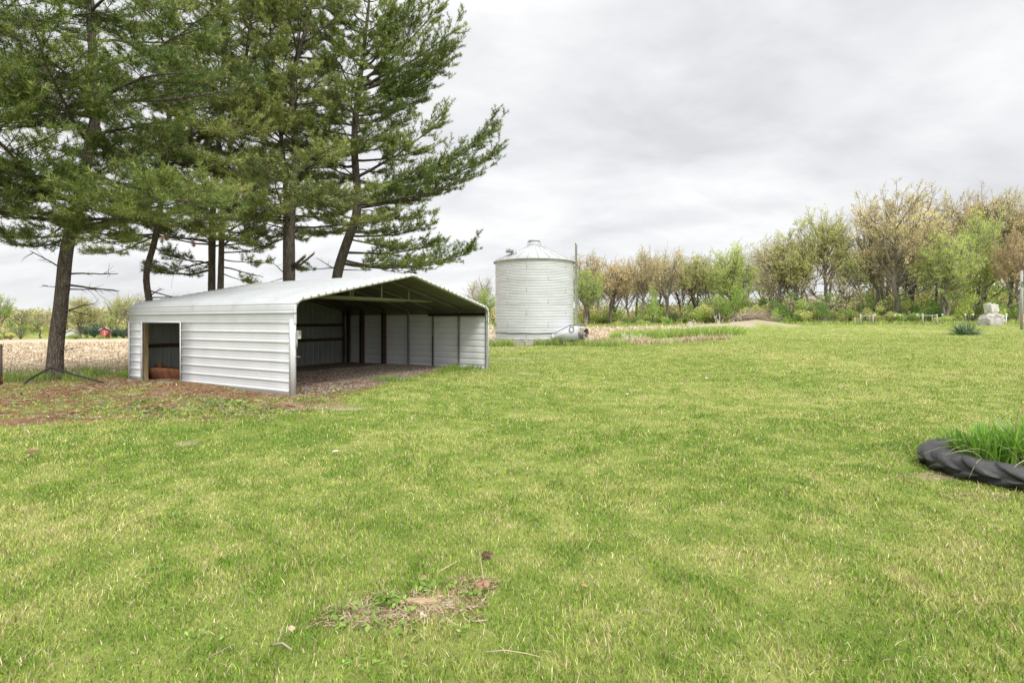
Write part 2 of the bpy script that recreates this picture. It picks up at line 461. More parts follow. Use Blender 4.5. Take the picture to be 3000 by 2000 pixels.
def build_grass():
    y0, y1 = 1.3, 44.
    ys = np.linspace(y0, y1, 4000)
    dens = 8600 * np.minimum(1, (3.2 / ys) ** 1.6) * smooth01((44 - ys) / 22)
    pdf = dens * (2.5 * ys + 3); cdf = np.cumsum(pdf); tot = pdf.sum() * (ys[1] - ys[0])
    n = int(tot)
    y = np.interp(rng.random(n), cdf / cdf[-1], ys)
    x = (rng.random(n) - .5) * (2.5 * y + 3)
    f, li, gr, ba = masks(x, y); t = tint(x, y)
    clump = fbm(x * 2.2, y * 2.2, 91, 3)
    keep = (1 - f) * (1 - gr) * (1 - .86 * ba) * (1 - .88 * li)
    k = rng.random(n) < keep * (.72 + .5 * clump)
    x, y, t, clump, ba, li = (q[k] for q in (x, y, t, clump, ba, li)); n = len(x)
    t = np.clip(t + ba * .35 - li * .2, 0, 1)
    c = lawn_colour(x, y, t)
    h = (.022 + .017 * smooth01((clump - .3) / .45)) * rng.uniform(.55, 1.35, n) * (1 + .012 * y)
    long = rng.random(n) < .012; h[long] *= 2.2
    w = .0044 * np.maximum(1, y / 3.2) ** .85 * rng.uniform(.7, 1.3, n)
    lean = rng.uniform(.1, .95, n)
    near = y < 9
    L = [blade_mesh(x[near], y[near], h[near], w[near], lean[near], c[near]), blade_mesh(x[~near], y[~near], h[~near], w[~near] * 1.25, lean[~near], c[~near], False)]
    # sparser, bigger tussocks carry the sward into the distance
    m = 170000; yy = 30 + 62 * rng.random(m) ** 1.15; xx = yy * rng.uniform(-.12, 1.25, m)
    f, li, gr, ba = masks(xx, yy); k = rng.random(m) < (1 - f) * (1 - .95 * ba) * (.35 + .65 * fbm(xx * .9, yy * .9, 93, 3)); xx, yy = xx[k], yy[k]; m = len(xx)
    L.append(blade_mesh(xx, yy, .05 * rng.uniform(.6, 1.4, m), .05 * yy / 50 * rng.uniform(.6, 1.4, m), rng.uniform(.3, 1.1, m), lawn_colour(xx, yy, tint(xx, yy)) * .97, False))
    # straw clippings lying on the sward
    m = 26000
    yy = 1.4 + 14 * rng.random(m) ** 1.6; xx = (rng.random(m) - .5) * (2.5 * yy + 3)
    f, li, gr, ba = masks(xx, yy); k = rng.random(m) < (1 - f) * (1 - gr) * (.35 + .65 * np.maximum(ba, tint(xx, yy) ** 2))
    xx, yy = xx[k], yy[k]; m = len(xx)
    V, FS, C = blade_mesh(xx, yy, rng.uniform(.02, .065, m), .003 * np.maximum(1, yy / 4), rng.uniform(.9, 1.25, m), STRAW * rng.uniform(.6, 1.15, (m, 1)), True, z0=H(xx, yy) + rng.uniform(.008, .03, m))
    L.append((V, FS, C))
    V, FS, C = join_meshes(L)
    return kind(tag(mk('grass', V, FS, BLADE, col=C), 'short mown spring grass with straw coloured dry blades across the lawn', 'grass'), 'stuff')
build_grass()

def tuft_stuff(name, label, spots, hmin, hmax, cols, wid=.006, lean=(.2, .9), cat='weeds', knd='stuff'):
    """taller grass and weeds: spots = list of (x, y, rx, ry, count)"""
    L = []
    for (cx, cy_, rx, ry, n) in spots:
        r = np.sqrt(rng.random(n)); a = rng.uniform(0, 2 * math.pi, n)
        x = cx + rx * r * np.cos(a); y = cy_ + ry * r * np.sin(a)
        cl = fbm(x * 1.8, y * 1.8, 101, 3)
        k = rng.random(n) < smooth01((cl - .3) / .3); x, y, cl = x[k], y[k], cl[k]; m = len(x)
        h = rng.uniform(hmin, hmax, m) * (.5 + cl)
        ci = rng.integers(0, len(cols), m); c = np.array(cols)[ci] * rng.uniform(.75, 1.25, (m, 1))
        L.append(blade_mesh(x, y, h, np.full(m, wid) * rng.uniform(.7, 1.4, m), rng.uniform(lean[0], lean[1], m), c))
    V, FS, C = join_meshes(L)
    return kind(tag(mk(name, V, FS, BLADE, col=C), label, cat), knd)

def gl(px, py, rx, ry, n):
    """ground spot on the real terrain seen at a pixel"""
    x, y = gp(px, py)
    for _ in range(12):
        z = Hs(x, y); d = F * (CAMH - z) / (py - HY); x, y = (px - CX) / F * d, d
    return (x, y, rx, ry, n)
GREENS = [(.14, .26, .035), (.2, .33, .045), (.27, .38, .08), (.32, .34, .12)]
BRIGHT = [(.24, .40, .06), (.32, .47, .08), (.40, .50, .13), (.44, .46, .18)]
DRYS = [(.55, .46, .30), (.46, .36, .24), (.62, .54, .40), (.38, .27, .17)]
tuft_stuff('weeds', 'long green weeds between the pine trunk and the stubble field', [gl(60, 1115, 2.0, .5, 1500), gl(330, 1098, 1.4, .45, 1300), gl(230, 1092, 2.5, .5, 700), gl(-160, 1120, 2., .6, 900), gl(395, 1104, .4, .3, 250)], .12, .34, GREENS, .011)
tuft_stuff('weeds', 'green weeds growing along the inside wall of the white shed', [(*shp(6.7, .7), .5, .35, 700), (*shp(7.3, .3), .35, .45, 700), (*shp(7.38, 1.3), .2, .5, 350), (*shp(5.9, .45), .4, .3, 450), (*shp(3.2, .05), .7, .25, 700), (*shp(4.4, .2), .5, .2, 300)], .06, .2, GREENS, .009)
tuft_stuff('weeds', 'rank weeds round the foot of the round metal grain bin', [gl(1590, 1012, 1.2, .35, 1500), gl(1660, 1010, 1.5, .5, 2200), gl(1740, 1013, 2.0, .8, 2600), gl(1460, 1014, 1.0, .5, 1200), gl(1690, 1003, .8, .5, 1500), gl(1800, 1010, 1.2, .5, 700)], .15, .55, BRIGHT + [(.3, .28, .14)], .022)
tuft_stuff('tall_grass', 'strip of tall bright grass in front of the dirt mound', [gl(1950, 988, 4.8, 1.4, 5200), gl(2040, 982, 3.2, 1.2, 3800), gl(1870, 988, 2.5, 1.0, 1500), gl(2120, 985, 2.0, .8, 900), gl(1730, 958, 22, 1.6, 5000), gl(1960, 953, 16, 1.6, 3200)], .35, .85, BRIGHT, .04, cat='grass')
tuft_stuff('weeds', 'green tufts scattered over the dirt mound', [gl(2060, 962, 1.2, .8, 260), gl(2130, 958, .9, .6, 200), gl(2190, 966, .8, .5, 220), gl(2240, 961, .7, .5, 160), gl(2020, 967, 1.5, .6, 300), gl(2110, 945, 1.5, .5, 260), gl(2160, 974, 2.2, .5, 400)], .2, .5, BRIGHT, .04)
tuft_stuff('dry_grass', 'dead pale grass and stalks on and around the dirt mound', [gl(1800, 1003, 2.8, .9, 1500), gl(1980, 1003, 4, .8, 1300), gl(2100, 956, 4, 2, 1600), gl(2230, 962, 4.0, 2.2, 2200), gl(2270, 955, 3.0, 1.5, 900), gl(2050, 965, 5, 1.5, 1500), gl(1780, 985, 5, 2.5, 1000)], .2, .6, DRYS, .03, (.3, 1.1), cat='grass')
tuft_stuff('tall_grass', 'uncut grass along the foot of the fence and trees', [(x_, y_, 5, 2.0, 900) for x_, y_ in ((44, 74), (50, 73), (57, 72), (64, 72), (72, 72), (38, 78), (80, 72))], .25, .7, BRIGHT + [(.33, .34, .12)], .05, cat='grass')

# broad leaved weeds on the litter, fallen needles, twigs and chips
def leaf_patch(name, label, spots, size, cols, cat='weeds', lift=(.01, .06), flat=.5):
    L = []
    for (cx, cy_, rx, ry, n) in spots:
        r = np.sqrt(rng.random(n)); a = rng.uniform(0, 6.283, n)
        x = cx + rx * r * np.cos(a); y = cy_ + ry * r * np.sin(a)
        k = rng.random(n) < smooth01((fbm(x * 1.3, y * 1.3, 111, 3) - .4) / .2); x, y = x[k], y[k]; m = len(x)
        c0 = np.stack([x, y, H(x, y) + rng.uniform(*lift, m)], -1)
        d = rng.normal(size=(m, 3)); d[:, 2] *= flat; d = nrm(d); sdv = nrm(np.cross(d, rng.normal(size=(m, 3)) * [.3, .3, .3] + [0, 0, 1]))
        s = (size * rng.uniform(.5, 1.3, m))[:, None]
        V = np.stack([c0 - d * s, c0 + sdv * s * .5 - d * s * .1, c0 + d * s, c0 - sdv * s * .5 - d * s * .1], 1).reshape(-1, 3)
        ci = rng.integers(0, len(cols), m); c = np.array(cols)[ci] * rng.uniform(.7, 1.25, (m, 1))
        L.append((V, [np.arange(m)[:, None] * 4 + np.array([[0, 1, 2, 3]])], np.repeat(c[:, None], 4, 1).reshape(-1, 3)))
    V, FS, C = join_meshes(L)
    return kind(tag(mk(name, V, FS, BLADE, col=C), label, cat), 'stuff')
leaf_patch('ground_ivy', 'low leafy green weeds creeping over the brown needle litter by the shed', [gl(760, 1180, 1.3, .6, 650), gl(650, 1200, 2.0, .7, 520), gl(480, 1200, 2.6, 1.0, 650), gl(250, 1200, 3.0, 1.2, 250), gl(100, 1170, 2.2, 1., 400), gl(560, 1150, .8, .5, 500), gl(1000, 1150, 1.2, .6, 250)], .035, GREENS + [(.12, .16, .09)])
_r = np.random.default_rng(77)
leaf_patch('lawn_weeds', 'small clumps of broad leaved weeds dotted through the mown lawn', [gl(px, py, .16, .1, 26) for px, py in zip(_r.uniform(60, 2950, 26), 1210 + 760 * _r.random(26) ** 1.2)], .016, [(.2, .33, .06), (.26, .40, .09), (.17, .29, .06)], lift=(.012, .03), flat=.35)
leaf_patch('clover', 'broad leaved green weeds beside the rotten wood in the lawn', [gl(1050, 1800, .3, .16, 90), gl(1210, 1860, .3, .08, 60), gl(1300, 1720, .2, .06, 90), gl(1140, 1770, .1, .06, 80), gl(1380, 1745, .08, .04, 40)], .022, [(.2, .31, .05), (.24, .35, .07), (.17, .27, .05)], lift=(.01, .04), flat=.8)

def twig_litter(name, label, spots, lmin, lmax, rad_, cols, cat, lift=.01, knd='stuff', tilt=.12):
    L = []
    for (cx, cy_, rx, ry, n, poly) in spots:
        x = cx + rx * rng.uniform(-1, 1, n); y = cy_ + ry * rng.uniform(-1, 1, n)
        if poly is not None:
            k = sdpoly(x, y, poly) + 1.2 * (fbm(x, y, 121, 3) - .5) > 0; x, y = x[k], y[k]
        m = len(x); c0 = np.stack([x, y, H(x, y) + lift], -1)
        a = rng.uniform(0, 6.283, m); l = rng.uniform(lmin, lmax, m)[:, None]
        d = np.stack([np.cos(a), np.sin(a), rng.normal(0, tilt, m)], -1)
        P = np.stack([c0 - d * l / 2, c0 + rng.normal(0, .08, (m, 3)) * l * [1, 1, .3], c0 + d * l / 2], 1)
        r = rad_ * rng.uniform(.6, 1.4, m)
        V, Q = tubes(P, r[:, None] * np.array([[1, .9, .6]]), 3)
        c = np.array(cols)[rng.integers(0, len(cols), m)] * rng.uniform(.7, 1.25, (m, 1))
        L.append((V, [Q], np.repeat(c, 9, 0)))
    V, FS, C = join_meshes(L)
    o = mk(name, V, FS, BARKLET, col=C); return kind(tag(o, label, cat), knd)
BARKLET = leafmat('litter_bits', trans=.0, rough=.9)
twig_litter('needle_litter', 'rust brown pine needles, twigs and pale chips round the shed', [(-8, 11, 8, 4.5, 16000, LITTER), (-12, 13, 7, 4, 6000, LITTER)], .03, .14, .004, [(.30, .12, .05), (.22, .08, .035), (.40, .22, .11), (.55, .45, .33), (.12, .07, .05)], 'litter')
twig_litter('twigs', 'bigger grey and tan twigs lying on the needle litter', [(-7, 10.5, 6, 3.5, 420, LITTER)], .12, .5, .007, [(.3, .23, .17), (.5, .42, .33), (.14, .1, .08)], 'litter', .02)
twig_litter('chaff', 'dry stems and bark crumbs in the bare patch of lawn', [(*gp(1225, 1782), .36, .15, 480, None), (*gp(1390, 1715), .14, .07, 160, None), (*gp(1070, 1815), .25, .1, 250, None), (*gp(2740, 1402), .4, .15, 160, None), (*gp(2900, 1460), .4, .1, 120, None)], .015, .08, .0022, [(.46, .35, .23), (.32, .18, .10), (.42, .31, .2), (.55, .46, .33)], 'litter', .012, tilt=.3)
def corn():
    L = []
    for (y0, y1, n, lm, rr, u0, u1) in ((15.3, 24, 17000, .26, .011, -1.5, -.5), (24, 42, 15000, .36, .02, -1.4, -.5), (42, 95, 14000, .6, .042, -1.3, -.45), (40, 62, 4500, .45, .03, -.08, .4), (62, 110, 4500, .8, .06, -.1, .35)):
        y = rng.uniform(y0, y1, n); x = y * rng.uniform(u0, u1, n)
        k = sdpoly(x, y, FIELD) > .1 + .8 * (fbm(x, y, 131, 3) - .4); x, y = x[k], y[k]; m = len(x)
        row = np.round(x / .76) * .76; x = np.where(rng.random(m) < .45, row + rng.normal(0, .08, m), x)
        c0 = np.stack([x, y, H(x, y) + rng.uniform(.005, .03, m)], -1)
        a = rng.uniform(0, 6.283, m); l = rng.uniform(.25, 1, m)[:, None] * lm
        d = np.stack([np.cos(a), np.sin(a), rng.normal(0, .16, m)], -1)
        st = rng.random(m) < .1; d[st] = nrm(rng.normal(0, .35, (st.sum(), 3)) + [0, 0, 1]); l[st] *= .7
        P = np.stack([c0 - d * l / 2 * (~st)[:, None], c0 + d * l * np.where(st, .5, .06)[:, None], c0 + d * l / np.where(st, 1, 2)[:, None]], 1)
        r = rr * rng.uniform(.5, 1.5, m)
        V, Q = tubes(P, r[:, None] * np.array([[1, .9, .5]]), 3)
        c = np.array([(.60, .50, .36), (.73, .645, .50), (.44, .335, .22), (.53, .425, .29), (.29, .205, .13)])[rng.integers(0, 5, m)] * rng.uniform(.75, 1.2, (m, 1))
        L.append((V, [Q], np.repeat(c, 9, 0)))
    V, FS, C = join_meshes(L)
    kind(tag(mk('corn_stubble', V, FS, BARKLET, col=C), 'pale broken corn stalks and husks covering the harvested field', 'stubble'), 'stuff')
corn()

def gravel():
    n = 9000
    s = rng.uniform(-.2, 7.5, n); t = rng.uniform(-.5, 4.5, n)
    x = FL[0] + E1[0] * s + E2[0] * t; y = FL[1] + E1[1] * s + E2[1] * t
    f, li, gr, ba = masks(x, y); k = rng.random(n) < gr; x, y = x[k], y[k]; n = len(x)
    r = rng.uniform(.007, .02, n)
    o8 = np.array([[1, 0, 0], [0, 1, 0], [-1, 0, 0], [0, -1, 0], [0, 0, .7], [0, 0, -.7]]); T = np.array([[0, 1, 4], [1, 2, 4], [2, 3, 4], [3, 0, 4], [1, 0, 5], [2, 1, 5], [3, 2, 5], [0, 3, 5]])
    V = np.stack([x, y, H(x, y) + r * .4], -1)[:, None] + (o8[None] * rng.uniform(.6, 1.3, (n, 6, 1))) * r[:, None, None]
    c = np.array([(.44, .38, .31), (.32, .26, .21), (.54, .48, .41), (.22, .17, .13)])[rng.integers(0, 4, n)]
    kind(tag(mk('gravel', V.reshape(-1, 3), np.repeat(np.arange(n) * 6, 8)[:, None] + np.tile(T, (n, 1)), BARKLET, col=np.repeat(c, 6, 0)), 'loose grey and tan gravel on the open shed floor', 'gravel'), 'stuff')
gravel()

# ------------------------------------------------------------------ metal shed
def paint_metal(name, c1, c2, dirt, rough=.42, ds=(.62, .8), streak=(1, 1, 1), metal=.0):
    m, nt, b, out = newmat(name)
    v = coords(nt); vs = coords(nt, streak)
    c = ramp(nt, noise(nt, 1.3, 5, .6, v), [(.3, c1), (.7, c2)])
    g = noise(nt, 2.2, 8, .7, vs); h = noise(nt, 24, 5, .7, v)
    c = mixc(nt, ramp(nt, g, [(ds[0], (0,) * 3), (ds[1], (.75,) * 3)]), c, dirt)
    c = mixc(nt, ramp(nt, h, [(.66, (0,) * 3), (.78, (.5,) * 3)]), c, tuple(q * .8 for q in dirt))
    nt.links.new(c, b.inputs['Base Color']); b.inputs['Roughness'].default_value = rough; b.inputs['Metallic'].default_value = metal
    bn = N(nt, 'ShaderNodeBump', Strength=.12, Distance=.02); nt.links.new(noise(nt, 3, 3, .5, v), bn.inputs['Height']); nt.links.new(bn.outputs[0], b.inputs['Normal'])
    return m
WHITE = paint_metal('white_painted_steel', (.585, .605, .625), (.655, .67, .685), (.40, .38, .35), streak=(3, 3, .5))
ROOFM = paint_metal('weathered_white_roof', (.46, .48, .49), (.53, .545, .55), (.30, .285, .26), ds=(.56, .78), rough=.4)
TRIM = paint_metal('white_trim', (.58, .59, .60), (.65, .655, .66), (.46, .43, .39), ds=(.66, .8), rough=.6)
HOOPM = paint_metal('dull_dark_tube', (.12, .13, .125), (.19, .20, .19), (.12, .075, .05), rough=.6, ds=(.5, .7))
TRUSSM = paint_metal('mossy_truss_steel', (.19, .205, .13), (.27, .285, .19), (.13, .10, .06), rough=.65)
GALV = paint_metal('galvanised_tube', (.26, .27, .245), (.36, .37, .34), (.17, .12, .09), rough=.55, ds=(.55, .72), metal=.0)
RUSTEDGE = paint_metal('rusty_edge', (.47, .48, .49), (.55, .55, .55), (.22, .10, .05), ds=(.5, .62), streak=(4, 4, 4))
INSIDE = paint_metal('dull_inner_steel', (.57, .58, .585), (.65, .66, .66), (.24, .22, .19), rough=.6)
BACKM = paint_metal('algae_shaded_inner_steel', (.15, .16, .145), (.215, .225, .21), (.085, .09, .06), rough=.65, streak=(4, 4, .6))  # algae tint on pale sheets, darkened to paint in the shade at the back
INDARK = paint_metal('grimy_shaded_inner_steel', (.085, .09, .083), (.14, .145, .132), (.055, .047, .038), rough=.7)  # grime plus the shade inside the shed, both put into the colour
UNDER = paint_metal('stained_shaded_underside', (.115, .12, .082), (.165, .168, .118), (.06, .05, .035), rough=.7)  # olive stain, its colour deepened to stand for shade under the roof
WOODRED = surf('old_red_brown_timber', (.045, .022, .014), (.10, .05, .028), 5, .8, bump=.4, stretch=(1, 1, 6))
WOODTAN = surf('weathered_tan_timber', (.26, .18, .09), (.40, .30, .17), 5, .8, bump=.4, stretch=(6, 6, .8))
RUST = surf('rust', (.10, .035, .015), (.22, .085, .035), 6, .85, bump=.5, c3=(.30, .19, .10), s3=9)
PLASTW = surf('white_plastic', (.66, .66, .64), (.74, .74, .72), 3, .5)
BLACK = surf('black_rubber_hose', (.018, .018, .02), (.035, .035, .035), 8, .5)

def prof_shed():
    """outer line of the sheet metal in (a, z), left foot to right foot, with arc lengths and normals"""
    r = .26; zt = 1.80; ap = 2.84; half = SW / 2
    th = math.atan2(ap - (zt + r * .9), half - r * .3)
    L = [(0., 0.), (0., zt)]
    for k in range(1, 9):
        a = (math.pi / 2 - th) * k / 8
        L.append((r * (1 - math.cos(a)), zt + r * math.sin(a)))
    x0, z0 = L[-1]; L.append((half, z0 + (half - x0) * math.tan(th)))
    L += [(SW - a, z) for a, z in L[-2::-1]]
    return np.array(L)
PR = prof_shed()
seg = np.linalg.norm(np.diff(PR, axis=0), axis=1); CUM = np.concatenate([[0], np.cumsum(seg)]); TOT = CUM[-1]
def pr_at(s):
    s = np.asarray(s, float)
    a = np.interp(s, CUM, PR[:, 0]); z = np.interp(s, CUM, PR[:, 1])
    e = .03
    da = np.interp(s + e, CUM, PR[:, 0]) - np.interp(s - e, CUM, PR[:, 0]); dz = np.interp(s + e, CUM, PR[:, 1]) - np.interp(s - e, CUM, PR[:, 1])
    n = nrm(np.stack([-dz, da], -1)); return np.stack([a, z], -1), n
RIBP = .207
def ribbed(s0, s1):
    """arc positions and outward offsets of a ribbed sheet"""
    ss = [(s0, 0.), (s1, 0.)]
    half = TOT / 2
    def back(s): return s if s <= half else TOT - s
    k0 = -2
    for side in (0, 1):
        k = 0
        while True:
            c = .085 + k * RIBP
            if c > half - .12: break
            cc = c if side == 0 else TOT - c
            for d, o in ((-.030, 0), (-.017, .019), (.017, .019), (.030, 0)):
                ss.append((cc + d, o))
            for q in (.33, .66):
                for d, o in ((-.012, 0), (0, .0045), (.012, 0)):
                    ss.append((cc + (q * RIBP if side == 0 else -q * RIBP) + d, o))
            k += 1
    ss.append((half, .012)); ss.append((half - .12, .012)); ss.append((half + .12, .012))
    bends = [(c, 0.) for c in CUM[1:-1]]
    base = sorted(ss); bs = np.array([q[0] for q in base]); bo = np.array([q[1] for q in base])
    ss = sorted(ss + [(c, float(np.interp(c, bs, bo))) for c in CUM[1:-1]])
    return np.array([q for q in ss if s0 - 1e-6 <= q[0] <= s1 + 1e-6])

shed = tag(empty('metal_shed', (FL[0], FL[1], Hs(*FL)), math.atan2(E1[1], E1[0])), 'open fronted white ribbed metal carport shed with shallow gable roof under the pines', 'shed')
# local axes of the shed: x across the front, y to the back
def sheet(name, s0, s1, t0, t1, mat, parent, thick=.0045, off=0., ny=None):
    rb = ribbed(s0, s1); P, n = pr_at(rb[:, 0]); Q = P + n * (rb[:, 1:2] + off)
    if s0 == 0: Q[0, 1] -= .12
    if s1 == TOT: Q[-1, 1] -= .12
    ny = ny or max(2, int((t1 - t0) / .55) + 1)
    tt = np.linspace(t0, t1, ny)
    def grid(Q):
        V = np.zeros((ny, len(Q), 3)); V[:, :, 0] = Q[None, :, 0]; V[:, :, 1] = tt[:, None]; V[:, :, 2] = Q[None, :, 1]
        return V
    wob = (fbm(rb[:, 0] * 1.4, np.zeros(len(rb)) + s0, 7, 3)[None] - .5) * .004
    Vo = grid(Q); Vi = grid(Q - n * thick)
    dz = .006 * (vn(tt * 1.3 + s0 * 3, tt * 0 + 1.5, 8) - .5)
    Vo[:, :, 0] += dz[:, None] * n[None, :, 0]; Vo[:, :, 2] += dz[:, None] * n[None, :, 1]; Vi[:, :, 0] += dz[:, None] * n[None, :, 0]; Vi[:, :, 2] += dz[:, None] * n[None, :, 1]
    m = len(Q); i = np.arange(ny - 1)[:, None] * m; j = np.arange(m - 1)[None]
    q = np.stack([i + j, i + j + 1, i + m + j + 1, i + m + j], -1).reshape(-1, 4)
    mb = MB(); mb.add(Vo, q); mb.add(Vi, q[:, ::-1]); mb.inner = (len(q), 2 * len(q))
    no = ny * m
    e = [np.array([[k, k + 1, no + k + 1, no + k] for k in range(m - 1)])[:, ::-1], np.array([[(ny - 1) * m + k, (ny - 1) * m + k + 1, no + (ny - 1) * m + k + 1, no + (ny - 1) * m + k] for k in range(m - 1)])]
    e += [np.array([[k * m, (k + 1) * m, no + (k + 1) * m, no + k * m] for k in range(ny - 1)]), np.array([[k * m + m - 1, (k + 1) * m + m - 1, no + (k + 1) * m + m - 1, no + k * m + m - 1] for k in range(ny - 1)])[:, ::-1]]
    mb.F.setdefault(4, []).append(np.concatenate(e))
    return mb
HOOPS = [.035, 1.16, 2.29, 3.42, 4.55, 5.68, 6.765]
def screws(mb, s0, s1, ts):
    k = 0; ss = []
    c = .085 + RIBP * .5
    while c < TOT / 2:
        for cc in (c, TOT - c):
            if s0 < cc < s1: ss.append(cc)
        c += RIBP
    for s_ in ss:
        P, n = pr_at(s_)
        for t in ts:
            t = t + .01
            p = np.array([P[0], t, P[1]]); nn_ = np.array([n[0], 0, n[1]])
            tg = np.array([-n[1], 0, n[0]]); b_ = np.array([0, 1., 0])
            r = .011
            V = [p - nn_ * .002 + r * (math.cos(a) * tg + math.sin(a) * b_) for a in np.arange(6) * math.pi / 3] + [p + nn_ * .011 + .7 * r * (math.cos(a) * tg + math.sin(a) * b_) for a in np.arange(6) * math.pi / 3]
            mb.add(V, [np.array([[q, (q + 1) % 6, 6 + (q + 1) % 6, 6 + q] for q in range(6)]), np.array([[6, 7, 8, 9, 10, 11]])])
def finish(w, name, mat, inner):
    o = w.build(name, mat, shed); o.data.materials.append(inner)
    ks = list(w.F.keys()); st = sum(sum(len(f) for f in w.F[k]) for k in ks[:ks.index(4)])
    mi = np.zeros(len(o.data.polygons), np.int32); mi[st + w.inner[0]:st + w.inner[1]] = 1
    o.data.polygons.foreach_set('material_index', mi); return o
DT0, DT1, DZ = 4.26, 6.09, 1.555
ZW = DZ; ZR = 1.80                                                         # top of the side sheets
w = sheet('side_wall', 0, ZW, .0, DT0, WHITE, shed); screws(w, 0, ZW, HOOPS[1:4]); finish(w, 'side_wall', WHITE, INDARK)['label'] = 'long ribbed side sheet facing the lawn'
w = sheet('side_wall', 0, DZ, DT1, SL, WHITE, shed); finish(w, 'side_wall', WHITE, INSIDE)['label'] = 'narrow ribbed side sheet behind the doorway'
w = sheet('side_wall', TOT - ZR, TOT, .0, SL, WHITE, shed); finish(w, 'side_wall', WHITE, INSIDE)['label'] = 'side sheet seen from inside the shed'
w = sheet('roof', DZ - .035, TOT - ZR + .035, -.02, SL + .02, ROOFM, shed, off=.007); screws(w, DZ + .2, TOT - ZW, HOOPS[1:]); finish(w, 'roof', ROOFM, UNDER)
# back wall of upright ribbed sheets with gable
def back_wall():
    mb = MB(); xs = [0.03]; off = [0.]
    k = .12
    while k < SW - .12:
        for d, o in ((-.03, 0), (-.016, .02), (.016, .02), (.03, 0)):
            xs.append(k + d); off.append(o)
        for d, o in ((.07, 0), (.08, .005), (.09, 0), (.13, 0), (.14, .005), (.15, 0)): xs.append(k + d); off.append(o)
        k += .23
    xs.append(SW - .03); off.append(0)
    xs = np.array(xs); off = np.array(off)
    order = np.argsort(xs, kind='stable'); xs = xs[order]; off = off[order]
    top = np.interp(xs, PR[:, 0] + np.linspace(0, 1e-6, len(PR)), PR[:, 1]) - .03
    top = np.maximum(top, 1.75)
    y0 = SL - .01
    A_ = np.stack([xs, y0 + off * 0 - off, np.zeros(len(xs)) - .14], -1); B_ = A_.copy(); B_[:, 2] = top
    V = np.concatenate([A_, B_, A_ + [0, .006, 0], B_ + [0, .006, 0]]); n = len(xs); k = np.arange(n - 1)
    mb.add(V, np.concatenate([np.stack([k, k + 1, n + k + 1, n + k], -1), np.stack([2 * n + k, 3 * n + k, 3 * n + k + 1, 2 * n + k + 1], -1)]))
    return mb
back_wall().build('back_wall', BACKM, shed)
for zr, x0r in ((.87, .1), (1.42, 2.3)):
    MB().box((x0r, SL - .085, zr - .055), (SW - .1, SL - .035, zr + .055), bev=.004).build('wall_rail', WOODRED, shed)
# tube frames
for k, t in enumerate(HOOPS):
    ins = .034
    P, n = pr_at(np.concatenate([[0.0], CUM[1:-1], [TOT]])); Q = P - n * ins
    Q[0, 1] = -.03; Q[-1, 1] = -.03
    if DT0 < t < DT1: Q[0, 1] = DZ + .01          # no leg stands in the doorway
    mb = MB(); r_ = .029 * math.sqrt(2)
    V, q = tubes(np.stack([Q[:, 0], np.full(len(Q), t), Q[:, 1]], -1)[None], np.full((1, len(Q)), r_), 4)
    # square tube: turn the section 45 degrees by rebuilding it axis aligned
    tg = np.gradient(Q, axis=0); tg = nrm(tg); nn_ = np.stack([-tg[:, 1], tg[:, 0]], -1)
    V = np.stack([np.stack([Q[:, 0] + sgn * nn_[:, 0] * .029, np.full(len(Q), t + sy * .029), Q[:, 1] + sgn * nn_[:, 1] * .029], -1) for sgn, sy in ((-1, -1), (1, -1), (1, 1), (-1, 1))], 1).reshape(-1, 3)
    mb.add(V, q)
    mb.build('frame_hoop', GALV if k == 0 else HOOPM if k in (1, 2, 3) else WOODRED, shed)
for k in (4, 5):
    for xx in (SW - .16,):
        MB().box((xx - .045, HOOPS[k] - .05, -.02), (xx + .045, HOOPS[k] + .05, 1.9), bev=.005).build('timber_post', WOODRED, shed)
MB().box((SW - .17, SL - .45, -.02), (SW - .07, SL - .35, 1.95), bev=.005).build('timber_post', WOODRED, shed)
for k, z_ in ((1, 2.19), (2, 2.21)):
    t = HOOPS[k] - .004
    tr = MB().box((SW / 2 - 2.2, t - .026, z_ - .03), (SW / 2 + 2.25, t + .026, z_ + .03)).build('tie_beam', TRUSSM, shed)
    for xx in (SW / 2 - 1.15, SW / 2, SW / 2 + 1.15):
        ztop = np.interp(xx, PR[:, 0] + np.linspace(0, 1e-6, len(PR)), PR[:, 1]) - .07
        MB().box((xx - .02, t - .02, z_ + .031), (xx + .02, t + .02, ztop)).build('strut', TRUSSM, tr)
MB().box((SW - .125, .06, 1.745), (SW - .07, 2.45, 1.845), bev=.004).build('eave_timber', WOODRED, shed)
# front edge strip with the rusty rib ends, corner trims, door frame
def edge_trim():
    rb = np.linspace(DZ - .05, TOT - DZ + .05, 260); P, n = pr_at(rb)
    mb = MB(); m = len(rb)
    A_ = P + n * .013; B_ = P - n * .05
    V = np.concatenate([np.stack([A_[:, 0], np.full(m, -.034), A_[:, 1]], -1), np.stack([B_[:, 0], np.full(m, -.034), B_[:, 1]], -1), np.stack([A_[:, 0], np.full(m, -.022), A_[:, 1]], -1), np.stack([B_[:, 0], np.full(m, -.022), B_[:, 1]], -1)])
    k = np.arange(m - 1)
    mb.add(V, np.concatenate([np.stack([k, k + 1, m + k + 1, m + k], -1)[:, ::-1], np.stack([2 * m + k, 3 * m + k, 3 * m + k + 1, 2 * m + k + 1], -1)[:, ::-1], np.stack([k, 2 * m + k, 2 * m + k + 1, k + 1], -1)[:, ::-1], np.stack([m + k, m + k + 1, 3 * m + k + 1, 3 * m + k], -1)[:, ::-1]]))
    return mb
et = edge_trim().build('roof_edge', TRIM, shed)
mb = MB(); c = .085 + 8 * RIBP
